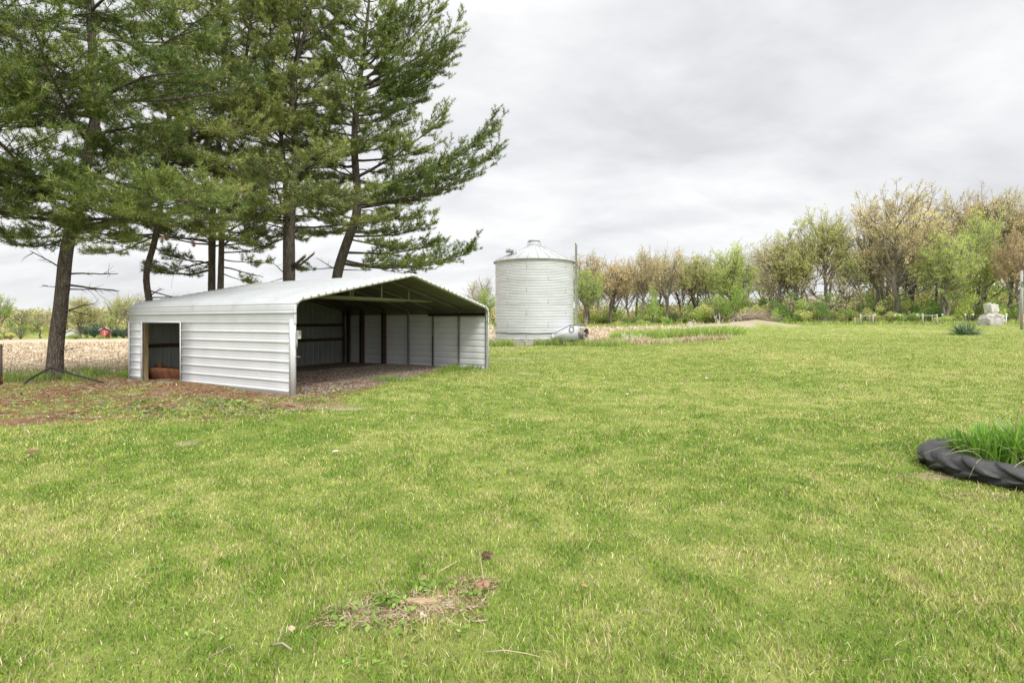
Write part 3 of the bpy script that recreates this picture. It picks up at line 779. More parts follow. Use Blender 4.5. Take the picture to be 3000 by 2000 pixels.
while c < TOT / 2 - .1:
    for cc in (c, TOT - c):
        P, n = pr_at(cc); tg = np.array([n[1], -n[0]])
        A_ = [P + tg * -.024 + n * .03, P + tg * .024 + n * .03, P + tg * .030 - n * .045, P - tg * .030 - n * .045]
        V = [(a[0], -.040, a[1]) for a in A_] + [(a[0], -.0345, a[1]) for a in A_]
        mb.add(V, np.array([[0, 1, 2, 3], [7, 6, 5, 4], [0, 4, 5, 1], [1, 5, 6, 2], [2, 6, 7, 3], [3, 7, 4, 0]]))
    c += RIBP
mb.build('rib_end', RUSTEDGE, et)['kind'] = 'stuff'
MB().box((-.031, -.012, -.06), (-.024, .105, 1.60)).box((-.0235, -.018, -.06), (.05, -.012, 1.58)).build('corner_trim', TRIM, shed)
MB().box((SW + .024, -.012, -.06), (SW + .031, .12, 1.62)).box((SW - .0, -.018, -.06), (SW + .0235, -.012, 1.6)).build('corner_trim', TRIM, shed)
MB().box((-.03, DT0 - .045, -.03), (-.0225, DT0 + .004, DZ - .01)).build('door_trim', TRIM, shed)
MB().box((-.03, DT1 - .004, -.03), (-.0225, DT1 + .055, DZ - .01)).box((-.03, SL - .05, -.03), (-.0225, SL + .01, DZ - .01)).build('door_trim', TRIM, shed)
MB().box((-.0285, DT0 + .006, DZ - .035), (-.021, DT1 - .006, DZ - .002)).build('door_trim', TRIM, shed)
MB().box((-.012, DT1 - .10, -.03), (.085, DT1 - .006, DZ - .04), bev=.005).build('door_post', WOODTAN, shed)
bx = MB().box((.035, -.10, 1.19), (.115, -.036, 1.36), bev=.008).build('outlet_box', PLASTW, shed)
MB().box((.036, -.052, 1.0), (.062, -.036, 1.189)).build('conduit', GALV, bx)
MB().box((.03, -.10, .80), (.10, -.034, .825), bev=.003).build('latch_board', WOODTAN, shed)
MB().tube([(SW - .11, HOOPS[2] - .05, z_) for z_ in (.02, .6, 1.02)], [.012, .012, .012], 6).build('rope', BLACK, shed)

# rusty trough seen through the doorway
tr = tag(empty('rusty_trough', (*shp(.66, 6.0), Hs(*shp(.66, 6.0)) - .02), -.05), 'old rusty metal trough with short stubs lying inside the doorway of the white shed', 'trough')
tr.scale = (.72, .6, 1.0)
def trough():
    u = np.linspace(0, 2 * math.pi, 33)[:-1]; rings = []
    for (sx_, sy_, z) in ((.62, .32, .0), (.80, .44, .06), (.92, .52, .22), (.95, .54, .30), (.93, .52, .315), (.86, .46, .29), (.5, .25, .26), (.01, .01, .25)):
        p = 3.2
        cx = np.sign(np.cos(u)) * np.abs(np.cos(u)) ** (2 / p) * sx_; cy_ = np.sign(np.sin(u)) * np.abs(np.sin(u)) ** (2 / p) * sy_
        rings.append(np.stack([cx, cy_, np.full(32, z) + .025 * np.sin(u * 3 + 1) * (z > .2)], -1))
    V = np.concatenate(rings); i = np.arange(len(rings) - 1)[:, None] * 32; j = np.arange(32)[None]; j2 = (j + 1) % 32
    return MB().add(V, np.stack([i + j, i + j2, i + 32 + j2, i + 32 + j], -1).reshape(-1, 4))
b_ = trough().build('tub', RUST, tr, smooth=True)
MB().tube([(-.5, .1, .27), (-.5, .1, .42)], .07, 12).tube([(-.5, .1, .415), (-.5, .1, .45)], .10, 12).build('stub', RUST, tr)
MB().tube([(.55, -.2, .27), (.60, -.22, .37)], .055, 12).build('stub', RUST, tr)

# ------------------------------------------------------------------ grain bin
m_, nt_, b_, out_ = newmat('galvanised_bin')
v_ = coords(nt_); vz = coords(nt_, (.6, .6, 4.0))
c_ = ramp(nt_, noise(nt_, 1.2, 4, .5, vz), [(.35, (.51, .52, .545)), (.65, (.58, .59, .615))])
c_ = mixc(nt_, ramp(nt_, noise(nt_, 2.2, 7, .7, coords(nt_, (2.5, 2.5, .35))), [(.6, (0,) * 3), (.8, (.45,) * 3)]), c_, (.40, .38, .36))
nt_.links.new(c_, b_.inputs['Base Color']); b_.inputs['Metallic'].default_value = 0; b_.inputs['Roughness'].default_value = .5
BIN = m_
BINROOF = paint_metal('galvanised_roof_panel', (.40, .41, .42), (.47, .48, .49), (.34, .33, .31), rough=.55, metal=.0)
BINDARK = paint_metal('stained_bin_base', (.44, .41, .38), (.58, .56, .53), (.25, .20, .16), rough=.6, ds=(.45, .65), metal=.2)
SEAM = surf('dull_seam_steel', (.44, .45, .465), (.52, .53, .54), 3, .5, 0)
BC = np.array([1.56, 37.05]); BR = 2.72; zb = Hs(*BC)
gb = tag(empty('grain_bin', (BC[0], BC[1], zb)), 'round corrugated steel grain bin with conical roof standing past the shed', 'grain bin')
def corr(z0, z1, R, pitch=.1016, amp=.0145, per=6, seg_=160):
    n = int((z1 - z0) / pitch * per); z = np.linspace(z0, z1, n + 1)
    return MB().lathe(np.stack([R + amp * np.sin(2 * math.pi * (z - z0) / pitch), z], -1), seg_)
corr(.42, 5.74, BR).build('wall', BIN, gb, smooth=True)
corr(-.15, .42, BR + .06, amp=.016).build('base_ring', BINDARK, gb, smooth=True)
mb = MB()
for k in range(7):
    zz = .42 + .76 * k
    if zz < 5.7: mb.lathe([(BR + .013, zz - .01), (BR + .0165, zz), (BR + .013, zz + .01)], 120)
for k in range(7):
    for a in range(6):
        aa = a * math.pi / 3 + (k % 2) * math.pi / 6 + .3
        c0 = np.array([math.cos(aa), math.sin(aa)]) * (BR + .003); t0 = np.array([-math.sin(aa), math.cos(aa)])
        mb.bar((*(c0), .43 + .76 * k), (*(c0), min(5.7, .42 + .76 * (k + 1))), .014, .035, up=(*t0, 0))
mb.build('wall_seam', BIN, gb)
# roof
RE, ZE, RT, ZT = 2.86, 5.70, .42, 6.86
rf = MB().lathe([(RE, ZE - .07), (RE + .005, ZE), (RT, ZT)], 72).build('roof', BINROOF, gb)
for k in range(24):
    a = k * 2 * math.pi / 24 + .06; ca, sa = math.cos(a), math.sin(a)
    MB().bar((RE * ca, RE * sa, ZE + .012), (RT * ca, RT * sa, ZT + .014), .05, .045).build('roof_rib', BINROOF, rf)
cp = MB().lathe([(.50, ZT - .06), (.50, ZT + .06), (.47, ZT + .16), (.40, ZT + .18), (.39, ZT + .28)], 40).build('fill_collar', BINROOF, gb)
MB().lathe([(.36, ZT + .27), (.43, ZT + .28), (.43, ZT + .36), (.40, ZT + .38), (.0, ZT + .41)], 40).build('lid', BINROOF, cp, smooth=False)
MB().bar((-.5, -.1, ZT + .2), (-.3, -.3, ZT + .38), .03).build('lid_latch', SEAM, cp); MB().bar((.46, -.2, ZT + .1), (.3, -.3, ZT + .38), .03).build('lid_latch', SEAM, cp)
# gooseneck roof vent
va = math.radians(225); vr = 2.0; vz_ = ZE + (RE - vr) / (RE - RT) * (ZT - ZE)
vent = MB()
pts = []
for k in range(9):
    a = math.pi * k / 8 * .93; pts.append((vr * math.cos(va) + .0, vz_ + .25 + .17 * math.sin(a), .17 - .17 * math.cos(a)))
def vent_mesh():
    mb = MB(); wv = .27
    side_prof = [(.06, -.12), (.06, .16), (.02, .30), (-.08, .40), (-.24, .43), (-.40, .38), (-.50, .26), (-.52, .10), (-.14, .10), (-.14, .10), (-.16, -.02), (-.16, -.12)]
    n = len(side_prof)
    V = [(x, -wv, z) for x, z in side_prof] + [(x, wv, z) for x, z in side_prof]
    mb.add(V, np.array([[k, (k + 1) % n, n + (k + 1) % n, n + k] for k in range(n)]))
    mb.F.setdefault(n, []).append(np.array([list(range(n))[::-1], list(range(n, 2 * n))]))
    mb.box((-.50, -.24, .075), (-.17, .24, .098))
    return mb
vo = vent_mesh().build('roof_vent', BINROOF, gb)
vo.location = (vr * math.cos(va), vr * math.sin(va), vz_); vo.rotation_euler = (0, 0, math.radians(20))
# roof rungs along the right slope and ladder beside the wall
for k in range(8):
    q = .06 + k * .115; r_ = RE + (RT - RE) * q; z_ = ZE + (ZT - ZE) * q
    MB().box((r_ - .07, -.25, z_ + .01), (r_ + .03, .25, z_ + .075)).build('roof_rung', BINROOF, rf)
LX = 2.93
for dx, dy, ztop in ((-.065, -.22, 7.02), (.065, .24, 6.98)):
    l_ = MB().box((LX + dx - .045, dy - .03, 1.2), (LX + dx + .045, dy + .03, ztop), bev=.006).build('ladder_rail', PLASTW, gb)
mb = MB()
for k in range(18): mb.bar((LX - .06, -.19, 1.35 + k * .3), (LX + .06, .21, 1.35 + k * .3), .028)
mb.build('ladder_rung', GALV, gb)['kind'] = 'stuff'
for z_ in (5.35, 3.75, 2.15):
    MB().box((BR - .02, -.06, z_ - .04), (LX - .04, .06, z_ + .04)).build('ladder_bracket', GALV, gb)
# air duct, fan, box, cable (offsets from the middle of the bin)
def prism(prof, y0, y1):
    n = len(prof); V = [(x, y0, z) for x, z in prof] + [(x, y1, z) for x, z in prof]
    mb = MB().add(V, np.array([[k, (k + 1) % n, n + (k + 1) % n, n + k] for k in range(n)]))
    mb.F.setdefault(n, []).append(np.array([list(range(n))[::-1], list(range(n, 2 * n))])); return mb
du = prism([(1.05, .36), (1.05, .72), (1.5, .86), (2.30, 1.22), (2.82, 1.26), (2.82, .34)], -2.62, -1.2).build('air_duct', BIN, gb)
MB().box((1.0, -2.635, .36), (1.18, -2.621, .70)).build('duct_flange', SEAM, du); MB().box((2.76, -2.64, .34), (2.83, -2.621, 1.27)).build('duct_flange', SEAM, du)
MB().box((2.84, -2.5, 1.24), (3.28, -2.1, 1.38), bev=.01).build('control_box', BIN, gb)
FANM = surf('stained_fan_steel', (.16, .12, .09), (.36, .31, .26), 4, .7, .2, bump=.3, c3=(.55, .52, .48), s3=6, f3=(.5, .62))
DARKM = surf('dark_inside', (.02, .018, .016), (.04, .035, .03), 4, .8)
fa = empty('fan', (2.84, -2.25, .74)); fa.parent = gb; fa.rotation_euler = (0, 0, math.radians(-38))
MX = [[0, 0, -1], [0, 1, 0], [1, 0, 0]]
MB().lathe([(.34, .0), (.36, .02), (.36, .5), (.385, .53), (.385, .56), (.345, .56), (.335, .50), (.33, .05)], 36, M=MX).build('housing', FANM, fa, smooth=False)
MB().lathe([(.33, .08), (.0, .08)], 24, M=MX).build('fan_back', DARKM, fa)
MB().lathe([(.12, .1), (.12, .42), (.08, .45), (.0, .45)], 20, M=MX).build('motor', FANM, fa)
mb = MB()
for k in range(6):
    a = k * math.pi / 3
    c, s_ = math.cos(a), math.sin(a)
    V = [(.34 + .05, .11 * c - .02 * s_, .11 * s_ + .02 * c), (.34 - .06, .11 * c + .02 * s_, .11 * s_ - .02 * c), (.34 - .08, .32 * c + .09 * s_, .32 * s_ - .09 * c), (.34 + .06, .32 * c - .09 * s_, .32 * s_ + .09 * c)]
    V = V + [(x + .006, y, z) for x, y, z in V]
    mb.add(V, np.array([[0, 1, 2, 3], [7, 6, 5, 4], [0, 4, 5, 1], [1, 5, 6, 2], [2, 6, 7, 3], [3, 7, 4, 0]]))
mb.build('fan_blade', BIN, fa)['kind'] = 'stuff'
pts = []
for a in np.linspace(math.radians(182), math.radians(292), 26):
    pts.append(((BR + .035) * math.cos(a), (BR + .035) * math.sin(a), .80 + .012 * math.sin(a * 9) - .03 * (a > 4)))
pts += [(1.25, -2.655, .82), (1.6, -2.66, 1.0), (1.95, -2.66, 1.18), (2.25, -2.66, 1.32), (2.55, -2.62, 1.34), (2.85, -2.5, 1.27)]
MB().tube(pts, .022, 6).build('cable', BLACK, gb)
MB().tube([(2.32 + .15 * math.cos(a), -2.67, 1.06 + .2 * math.sin(a)) for a in np.linspace(0, 2 * math.pi, 18)], .02, 6, cap=False).build('cable_coil', BLACK, gb)
MB().box((-BR - .1, -.55, 1.08), (-BR + .12, -.25, 1.5), bev=.01).build('junction_box', PLASTW, gb)
MB().tube([(-BR - .05, -.4, 1.08), (-BR - .03, -.4, .6), (-BR - .12, -.5, .3), (-BR - .18, -.6, .0)], .02, 6).build('drain_hose', PLASTW, gb)

# ------------------------------------------------------------------ tractor tyre planter
RUB = surf('tyre_rubber', (.020, .020, .021), (.045, .044, .043), 5, .55, bump=.35, bscale=60, c3=(.075, .068, .058), s3=7, f3=(.52, .75))
SOIL = surf('dark_soil', (.05, .035, .022), (.11, .08, .05), 14, .95, bump=.8)
TC = np.array([5.13, 5.36]); TR, TH = .80, .32; tz = Hs(*TC)
ty = tag(empty('tyre_planter', (TC[0], TC[1], tz - .01)), 'black lugged tractor tyre lying flat in the lawn as a planter', 'tyre')
ty.scale = (1, 1, .65)
def tyre():
    nA = 288; mb = MB()
    prof = [(.50, .30), (.53, .325), (.60, .335), (.68, .325), (.735, .295), (.765, .25), (.775, .20), (.775, .14), (.765, .08), (.735, .03), (.69, -.005), (.60, -.02)]
    s_ = np.concatenate([[0], np.cumsum(np.linalg.norm(np.diff(np.array(prof), axis=0), axis=1))])
    q = np.linspace(0, s_[-1], 40); pr = np.stack([np.interp(q, s_, [p[0] for p in prof]), np.interp(q, s_, [p[1] for p in prof])], -1)
    tg = np.gradient(pr, axis=0); tg = nrm(tg); nm = np.stack([-tg[:, 1], tg[:, 0]], -1)
    nm = np.where((nm[:, :1] * (pr[:, :1] - .6) + nm[:, 1:] * (pr[:, 1:] - .15)) < 0, -nm, nm)
    A_ = np.arange(nA) * 2 * math.pi / nA
    NL = 16
    z = pr[:, 1]
    mid = .155
    # two rows of slanting lugs meeting in a staggered chevron
    up = z > mid
    ph = np.where(up[:, None], A_[None] + (z[:, None] - mid) * 1.9, A_[None] - (z[:, None] - mid) * 1.9 + math.pi / NL)
    tri = np.abs(((ph * NL / (2 * math.pi)) % 1) - .5) * 2
    lug = smooth01((.47 - tri) / .11)
    outer = smooth01((pr[:, 0] - .63) / .06)[:, None]
    inmid = np.where(up, smooth01((z - mid + .05) / .02), smooth01((mid + .05 - z) / .02))[:, None]
    h = .042 * lug * outer * inmid
    R = pr[:, 0:1] + nm[:, 0:1] * h; Z = z[:, None] + nm[:, 1:2] * h
    V = np.stack([R * np.cos(A_), R * np.sin(A_), np.broadcast_to(Z, R.shape)], -1).reshape(-1, 3)
    i = np.arange(39)[:, None] * nA; j = np.arange(nA)[None]; j2 = (j + 1) % nA
    mb.add(V, np.stack([i + j, i + j2, i + nA + j2, i + nA + j], -1).reshape(-1, 4))
    mb.lathe([(.5, .30), (.49, .27), (.52, .2), (.53, .1)], 96)
    return mb
tyre().build('carcass', RUB, ty, smooth=True)
MB().lathe([(.53, .17), (.3, .21), (.0, .23)], 48).build('soil', SOIL, ty, smooth=True)

def strap_plant(name, loc, n, hmin, hmax, rad_, width, cols, curl=(.5, 1.2), seed=1, mat=None, up=1.0, stiff=False):
    r2 = np.random.default_rng(seed); K = 7
    a = r2.uniform(0, 6.283, n); rr = rad_ * np.sqrt(r2.random(n)); h = r2.uniform(hmin, hmax, n)
    out = a + r2.normal(0, .7, n)
    lean = r2.uniform(*curl, n) * (.45 + .75 * rr / max(rad_, 1e-6))
    t = np.linspace(0, 1, K)
    px_ = rr * np.cos(a); py_ = rr * np.sin(a)
    if stiff:
        th = np.clip(lean, 0, 1.45); hor = h[:, None] * t * np.sin(th)[:, None]; ver = h[:, None] * t * np.cos(th)[:, None] - .05 * h[:, None] * t ** 2
    else:
        hor = h[:, None] * lean[:, None] * (.25 * t + .55 * t ** 2.2); ver = h[:, None] * (t - .42 * lean[:, None] ** 1.5 * t ** 2.6)
    c = np.stack([px_[:, None] + hor * np.cos(out)[:, None], py_[:, None] + hor * np.sin(out)[:, None], ver * up], -1)
    sdv = np.stack([-np.sin(out), np.cos(out), np.zeros(n)], -1)[:, None] + r2.normal(0, .25, (n, 1, 3))
    w_ = width * r2.uniform(.6, 1.3, n)[:, None] * np.clip(1.15 - t ** 2.2 * 1.1, .04, 1)
    keel = np.array([0, 0, -1.])[None, None] * w_[:, :, None] * .35
    V = np.stack([c - sdv * w_[:, :, None] / 2, c + keel, c + sdv * w_[:, :, None] / 2], 2).reshape(-1, 3)
    b = np.arange(n)[:, None, None] * K * 3; i = np.arange(K - 1)[None, :, None] * 3; j = np.arange(2)[None, None]
    Q = np.stack([b + i + j, b + i + j + 1, b + i + 3 + j + 1, b + i + 3 + j], -1).reshape(-1, 4)
    cc = np.array(cols)[r2.integers(0, len(cols), n)] * r2.uniform(.75, 1.25, (n, 1))
    cc = np.repeat(cc[:, None], K * 3, 1).reshape(-1, 3)
    return mk(name, V, Q, mat or STRAP, smooth=True, col=cc, loc=loc)
STRAP = leafmat('strap_leaf', trans=.3, rough=.38)
DL = [(.13, .29, .035), (.19, .37, .045), (.26, .44, .06), (.15, .31, .05), (.34, .48, .1)]
for k, (dx, dy, n, hh, lab) in enumerate(((-.22, .12, 210, .50, 'bushy green daylily clump at the near end of the tyre planter'), (.12, -.02, 260, .56, 'taller arching daylily clump in the middle of the tyre planter'), (.36, .22, 190, .56, 'daylily clump with pale silvery leaves at the far side of the tyre planter'))):
    p = strap_plant('daylily', (TC[0] + dx, TC[1] + dy, tz + .09), int(n * 1.3), hh * .5, hh * .92, .26, .021, DL if k < 2 else DL + [(.35, .42, .25)] * 2, (.12, .85), 30 + k)
    tag(p, lab, 'plant', 'daylilies in the tyre')
dead = strap_plant('dry_leaf_bundle', (TC[0] - .1, TC[1] - .1, tz + .13), 46, .25, .5, .38, .012, [(.62, .56, .38), (.5, .43, .25), (.55, .6, .35)], (1.0, 1.9), 44)
tag(dead, 'withered straw coloured leaves hanging over the rim of the tyre', 'leaves')
dead['kind'] = 'stuff'
st = MB().tube([(0, 0, 0), (.10, .05, .22), (.24, .1, .42), (.42, .15, .66)], [.007, .006, .005, .003], 6).build('dry_stick', surf('reddish_stem', (.28, .15, .09), (.4, .24, .16), 6, .8))
st.location = (TC[0] + .1, TC[1] + .2, tz + .2); tag(st, 'thin reddish dead stem slanting up out of the tyre planter', 'stick')

# ------------------------------------------------------------------ boulders, yuccas
STONE = surf('pale_boulder_stone', (.30, .275, .25), (.52, .495, .46), 2.2, .9, bump=.7, bscale=7, c3=(.22, .16, .12), s3=3.5, f3=(.6, .72))
STONE2 = surf('white_grey_stone', (.42, .41, .38), (.62, .60, .56), 2.4, .9, bump=.6, bscale=7, c3=(.33, .30, .27), s3=4, f3=(.58, .7))
def boulder(name, loc, pts, ry, seed, mat):
    """rock from a front outline (x,z), rounded in depth and roughened"""
    import bmesh
    bm = bmesh.new(); r2 = np.random.default_rng(seed)
    for x, z in pts:
        for yy, k in ((-ry, .86), (-.5 * ry, 1.), (.5 * ry, 1.0), (ry, .85)):
            cx = sum(p[0] for p in pts) / len(pts); cz = sum(p[1] for p in pts) / len(pts)
            j = r2.normal(0, .035, 3)
            bm.verts.new((cx + (x - cx) * k + j[0], yy + j[1], cz + (z - cz) * k + j[2]))
    g = bmesh.ops.convex_hull(bm, input=bm.verts)
    bmesh.ops.delete(bm, geom=[v for v in bm.verts if not v.link_faces], context='VERTS')
    bmesh.ops.triangulate(bm, faces=bm.faces)
    bmesh.ops.subdivide_edges(bm, edges=bm.edges, cuts=5, use_grid_fill=True)
    bmesh.ops.smooth_vert(bm, verts=bm.verts, factor=.3, use_axis_x=True, use_axis_y=True, use_axis_z=True)
    bm.normal_update()
    from mathutils import noise as mn
    for v in bm.verts:
        p = v.co + Vector((seed * 3.1, 0, 0))
        v.co += v.normal * (.16 * mn.ridged_multi_fractal(p * 1.1, 1, 2, 4, 1, 2) - .16 + .06 * mn.fractal(p * 4, .7, 2, 5))
    me = bpy.data.meshes.new(name); bm.to_mesh(me); bm.free()
    for p in me.polygons: p.use_smooth = True
    me.materials.append(mat); o = bpy.data.objects.new(name, me); COL.objects.link(o); o.location = loc
    return o
RB = gl(2903, 978, 0, 0, 0)[:2]; rz_ = Hs(*RB)
b1_ = boulder('boulder', (RB[0], RB[1], rz_), [(-.92, -.2), (-.98, .35), (-.86, .8), (-.62, 1.22), (-.1, 1.32), (.5, 1.25), (.86, 1.02), (.98, .6), (.95, -.2), (0, -.2)], .8, 3, STONE)
tag(b1_, 'big squat grey boulder sitting in the lawn beneath a smaller stone', 'boulder')
b2_ = boulder('boulder', (RB[0] - .02, RB[1] - .05, rz_ + 1.30), [(-.46, .02), (.12, -.10), (.55, .02), (.74, .36), (.50, .86), (.05, .90), (-.3, .98), (-.66, 1.06), (-.60, .46)], .55, 5, STONE2)
b2_.scale = (.74, .85, 1.1); tag(b2_, 'white angular stone balanced on top of the larger boulder', 'boulder')
YUC = [(.14, .22, .12), (.2, .29, .16), (.28, .36, .23), (.11, .18, .08), (.40, .41, .27)]
for (px, py, sc, lab, sd_) in ((2828, 988, .92, 'spiky grey green yucca growing beside the stacked boulders', 61), (2538, 957, .75, 'small spiky yucca at the foot of the wooden fence brace', 62)):
    x, y = gl(px, py, 0, 0, 0)[:2]
    p = strap_plant('yucca', (x, y, Hs(x, y)), 330, .62 * sc, 1.32 * sc, .3, .06, YUC, (.1, 1.75), sd_, stiff=True); tag(p, lab, 'yucca')

# ------------------------------------------------------------------ pines
def bark(name, c1, c2, c3, sc=9, bump=1.0):
    m, nt, b, out = newmat(name)
    v = coords(nt, (1, 1, .22)); v2 = coords(nt)
    vo_ = N(nt, 'ShaderNodeTexVoronoi', Scale=sc * 1.6); vo_.feature = 'DISTANCE_TO_EDGE'; nt.links.new(v, vo_.inputs['Vector'])
    n_ = noise(nt, sc, 7, .7, v)
    c = ramp(nt, n_, [(.3, c1), (.5, c2), (.72, c3)])
    c = mixc(nt, ramp(nt, vo_.outputs[0], [(.0, (.35,) * 3), (.14, (1,) * 3)]), tuple(q * .45 for q in c1), c)
    c = mixc(nt, ramp(nt, noise(nt, 3, 4, .6, v2), [(.55, (0,) * 3), (.75, (.35,) * 3)]), c, (.13, .13, .10))
    nt.links.new(c, b.inputs['Base Color']); b.inputs['Roughness'].default_value = .95; b.inputs['Specular IOR Level'].default_value = .1
    mm = nt.nodes.new('ShaderNodeMath'); mm.operation = 'MULTIPLY_ADD'; nt.links.new(vo_.outputs[0], mm.inputs[0]); mm.inputs[1].default_value = 2.2; nt.links.new(n_, mm.inputs[2])
    bn = N(nt, 'ShaderNodeBump', Strength=bump, Distance=.035); nt.links.new(mm.outputs[0], bn.inputs['Height']); nt.links.new(bn.outputs[0], b.inputs['Normal'])
    return m
PBARK = bark('pine_bark', (.085, .067, .056), (.175, .145, .12), (.29, .25, .215), 14)
FRESH = surf('fresh_broken_wood', (.42, .25, .13), (.55, .36, .2), 9, .8, bump=.3)
NEEDLE = leafmat('pine_needles', trans=.18, rough=.5)
NC = np.array([(.17, .225, .068), (.25, .305, .085), (.35, .385, .115), (.54, .53, .22), (.115, .165, .058)])

def batch_curves(P0, D, Lg, Npt, sag, r2, wob=.05):
    """curved twigs: P0 (B,3), D (B,3) unit, Lg (B,) length, sag (B,) vertical curve"""
    t = np.linspace(0, 1, Npt)[None, :, None]
    P = P0[:, None] + D[:, None] * Lg[:, None, None] * t
    P[:, :, 2] += (sag[:, None] * Lg[:, None]) * t[:, :, 0] ** 2
    P[:, 1:] += np.cumsum(r2.normal(0, wob, (len(P0), Npt - 1, 3)), 1) * Lg[:, None, None] / Npt
    return P

def at_t(P, idx, t):
    n = P.shape[1] - 1
    f = np.clip(t, 0, .9999) * n; k = f.astype(int); w = (f - k)[:, None]
    p = P[idx, k] * (1 - w) + P[idx, k + 1] * w
    return p, nrm(P[idx, k + 1] - P[idx, k])

def needle_mesh(T, D, col, K, lmin, lmax, wid, r2):
    n = len(T)
    nd = nrm(D[:, None] * .75 + nrm(r2.normal(size=(n, K, 3))) * .85)
    ln = r2.uniform(lmin, lmax, (n, K, 1)); b = T[:, None] - D[:, None] * r2.uniform(0, .06, (n, K, 1))
    sdv = nrm(np.cross(nd, r2.normal(size=(n, K, 3)))) * wid / 2
    V = np.stack([b - sdv, b + sdv, b + nd * ln], 2).reshape(-1, 3)
    c = col[:, None] * r2.uniform(.8, 1.2, (n, K, 1))
    return V, np.arange(n * K)[:, None] * 3 + np.arange(3)[None], np.repeat(c.reshape(-1, 3), 3, 0)

def pine(label, px_path, Y, r0, htop, zlow, seed, lenf, explicit=(), dead=(), ystep=.78, per=3, dens=1.0, dYtop=0., tone=1., yellow=0., nolimit=None, group='pines in a row along the shed'):
    r2 = np.random.default_rng(seed)
    pts = np.array([W3(px, py, Y) for px, py in px_path])
    zb_ = Hs(pts[0, 0], pts[0, 1]) - .1
    pts[0, 2] = zb_
    last = pts[-1]; lead = nrm(pts[-1] - pts[-3]); lead[2] = max(lead[2], .9); lead = nrm(lead)
    if last[2] < htop:
        k = 4
        ext = [last + lead * (htop - last[2]) * (q + 1) / k for q in range(k)]; pts = np.concatenate([pts, ext])
    zz = pts[:, 2]; pts[:, 1] += dYtop * (zz - zb_) / (htop - zb_)
    # resample
    s_ = np.concatenate([[0], np.cumsum(np.linalg.norm(np.diff(pts, axis=0), axis=1))]); q = np.linspace(0, s_[-1], 60)
    TP = np.stack([np.interp(q, s_, pts[:, k]) for k in range(3)], -1)
    for _ in range(2): TP[1:-1] = (TP[:-2] + TP[1:-1] * 2 + TP[2:]) / 4
    zt = TP[:, 2]; fr = np.clip((zt - zb_) / (htop - zb_), 0, 1)
    TR_ = r0 * (1 - fr) ** .85 * .96 + .015; TR_ *= 1 + .32 * np.exp(-(zt - zb_) / .35) + .05 * (vn(zt * 1.6, zt * 0 + seed, 3) - .5)
    TR_ += r0 * .04
    sides = 20
    V, Q = tubes(TP[None], TR_[None], sides)
    ring = np.repeat(np.arange(60), sides); aa = np.tile(np.arange(sides), 60)
    cen = TP[ring]; rel = V - cen
    bulge = 1 + .16 * (fbm(np.cos(aa * 2 * math.pi / sides) * 1.7 + seed, V[:, 2] * 1.1, 5, 3) - .5) + .10 * (fbm(aa * .9, V[:, 2] * 3.2, 8, 2) - .5)
    V = cen + rel * bulge[:, None]
    wood = [(V, Q)]
    def on_trunk(z):
        k = np.clip(np.searchsorted(zt, z), 1, 59); w = (z - zt[k - 1]) / np.maximum(zt[k] - zt[k - 1], 1e-6)
        return TP[k - 1] + (TP[k] - TP[k - 1]) * w[:, None], np.interp(z, zt, TR_)
    # whorls
    P0, DD, LL, SG = [], [], [], []
    z = zlow; ph = r2.uniform(0, 6.28)
    while z < htop - .35:
        f = (z - zlow) / (htop - zlow)
        for k in range(per):
            az = ph + k * 2 * math.pi / per + r2.normal(0, .3)
            L = lenf(z, f, az) * r2.uniform(.55, 1.12)
            if L < .3 or r2.random() < .1: continue
            el = -.12 + .22 * r2.random() + .75 * f ** 1.6
            d = np.array([math.sin(az) * math.cos(el), math.cos(az) * math.cos(el), math.sin(el)])
            P0.append(z + r2.normal(0, .06)); DD.append(d); LL.append(L); SG.append(r2.uniform(.02, .26))
        z += ystep * r2.uniform(.7, 1.3) * (1 - .35 * f); ph += 1.1
    Bp = np.zeros((0, 10, 3))
    if P0:
        pz, tr = on_trunk(np.array(P0)); DD = np.array(DD); LL = np.array(LL)
        Bp = batch_curves(pz, DD, LL, 10, np.array(SG), r2, .10)
    ex = []
    for (py0, tx, tyy, dY, sag) in explicit:
        z0 = CAMH + (HY - py0) / F * Y
        p, _ = on_trunk(np.array([z0])); p = p[0]
        tip = W3(tx, tyy, Y + dY); t = np.linspace(0, 1, 10)[:, None]
        c = p + (tip - p) * t; c[:, 2] += -sag * np.linalg.norm(tip - p) * 4 * (t * (1 - t))[:, 0]
        c[1:] += np.cumsum(r2.normal(0, .05, (9, 3)), 0) * np.linalg.norm(tip - p) / 12 * (1 - t[1:]) * 2
        ex.append(c)
    if ex: Bp = np.concatenate([Bp, np.array(ex)])
    BL = np.linalg.norm(np.diff(Bp, axis=1), axis=2).sum(1)
    br = np.clip(.010 + .013 * BL, .014, .1)
    wood.append(tubes(Bp, br[:, None] * np.linspace(1, .22, 10)[None] ** 1.1, 6))
    # laterals
    nl = np.maximum(4, (BL * 7.0 * dens).astype(int)); idx = np.repeat(np.arange(len(Bp)), nl)
    t0 = np.clip(.75 / np.maximum(BL, .8), .12, .42)[idx]
    t = t0 + (1 - t0) * r2.random(len(idx)) ** .85
    p, tg = at_t(Bp, idx, t)
    up_ = np.array([0, 0, 1.]); sd_ = nrm(np.cross(tg, up_)) * np.where(r2.random(len(idx)) < .5, 1, -1)[:, None]
    d = nrm(tg * r2.uniform(.35, .9, (len(idx), 1)) + sd_ * r2.uniform(.5, 1, (len(idx), 1)) + up_ * r2.normal(.08, .13, (len(idx), 1)))
    L = np.clip((.26 + .46 * (1 - t)) * BL[idx] * r2.uniform(.4, .95, len(idx)), .25, 1.8)
    LP = batch_curves(p, d, L, 5, r2.uniform(.0, .16, len(idx)), r2, .10)
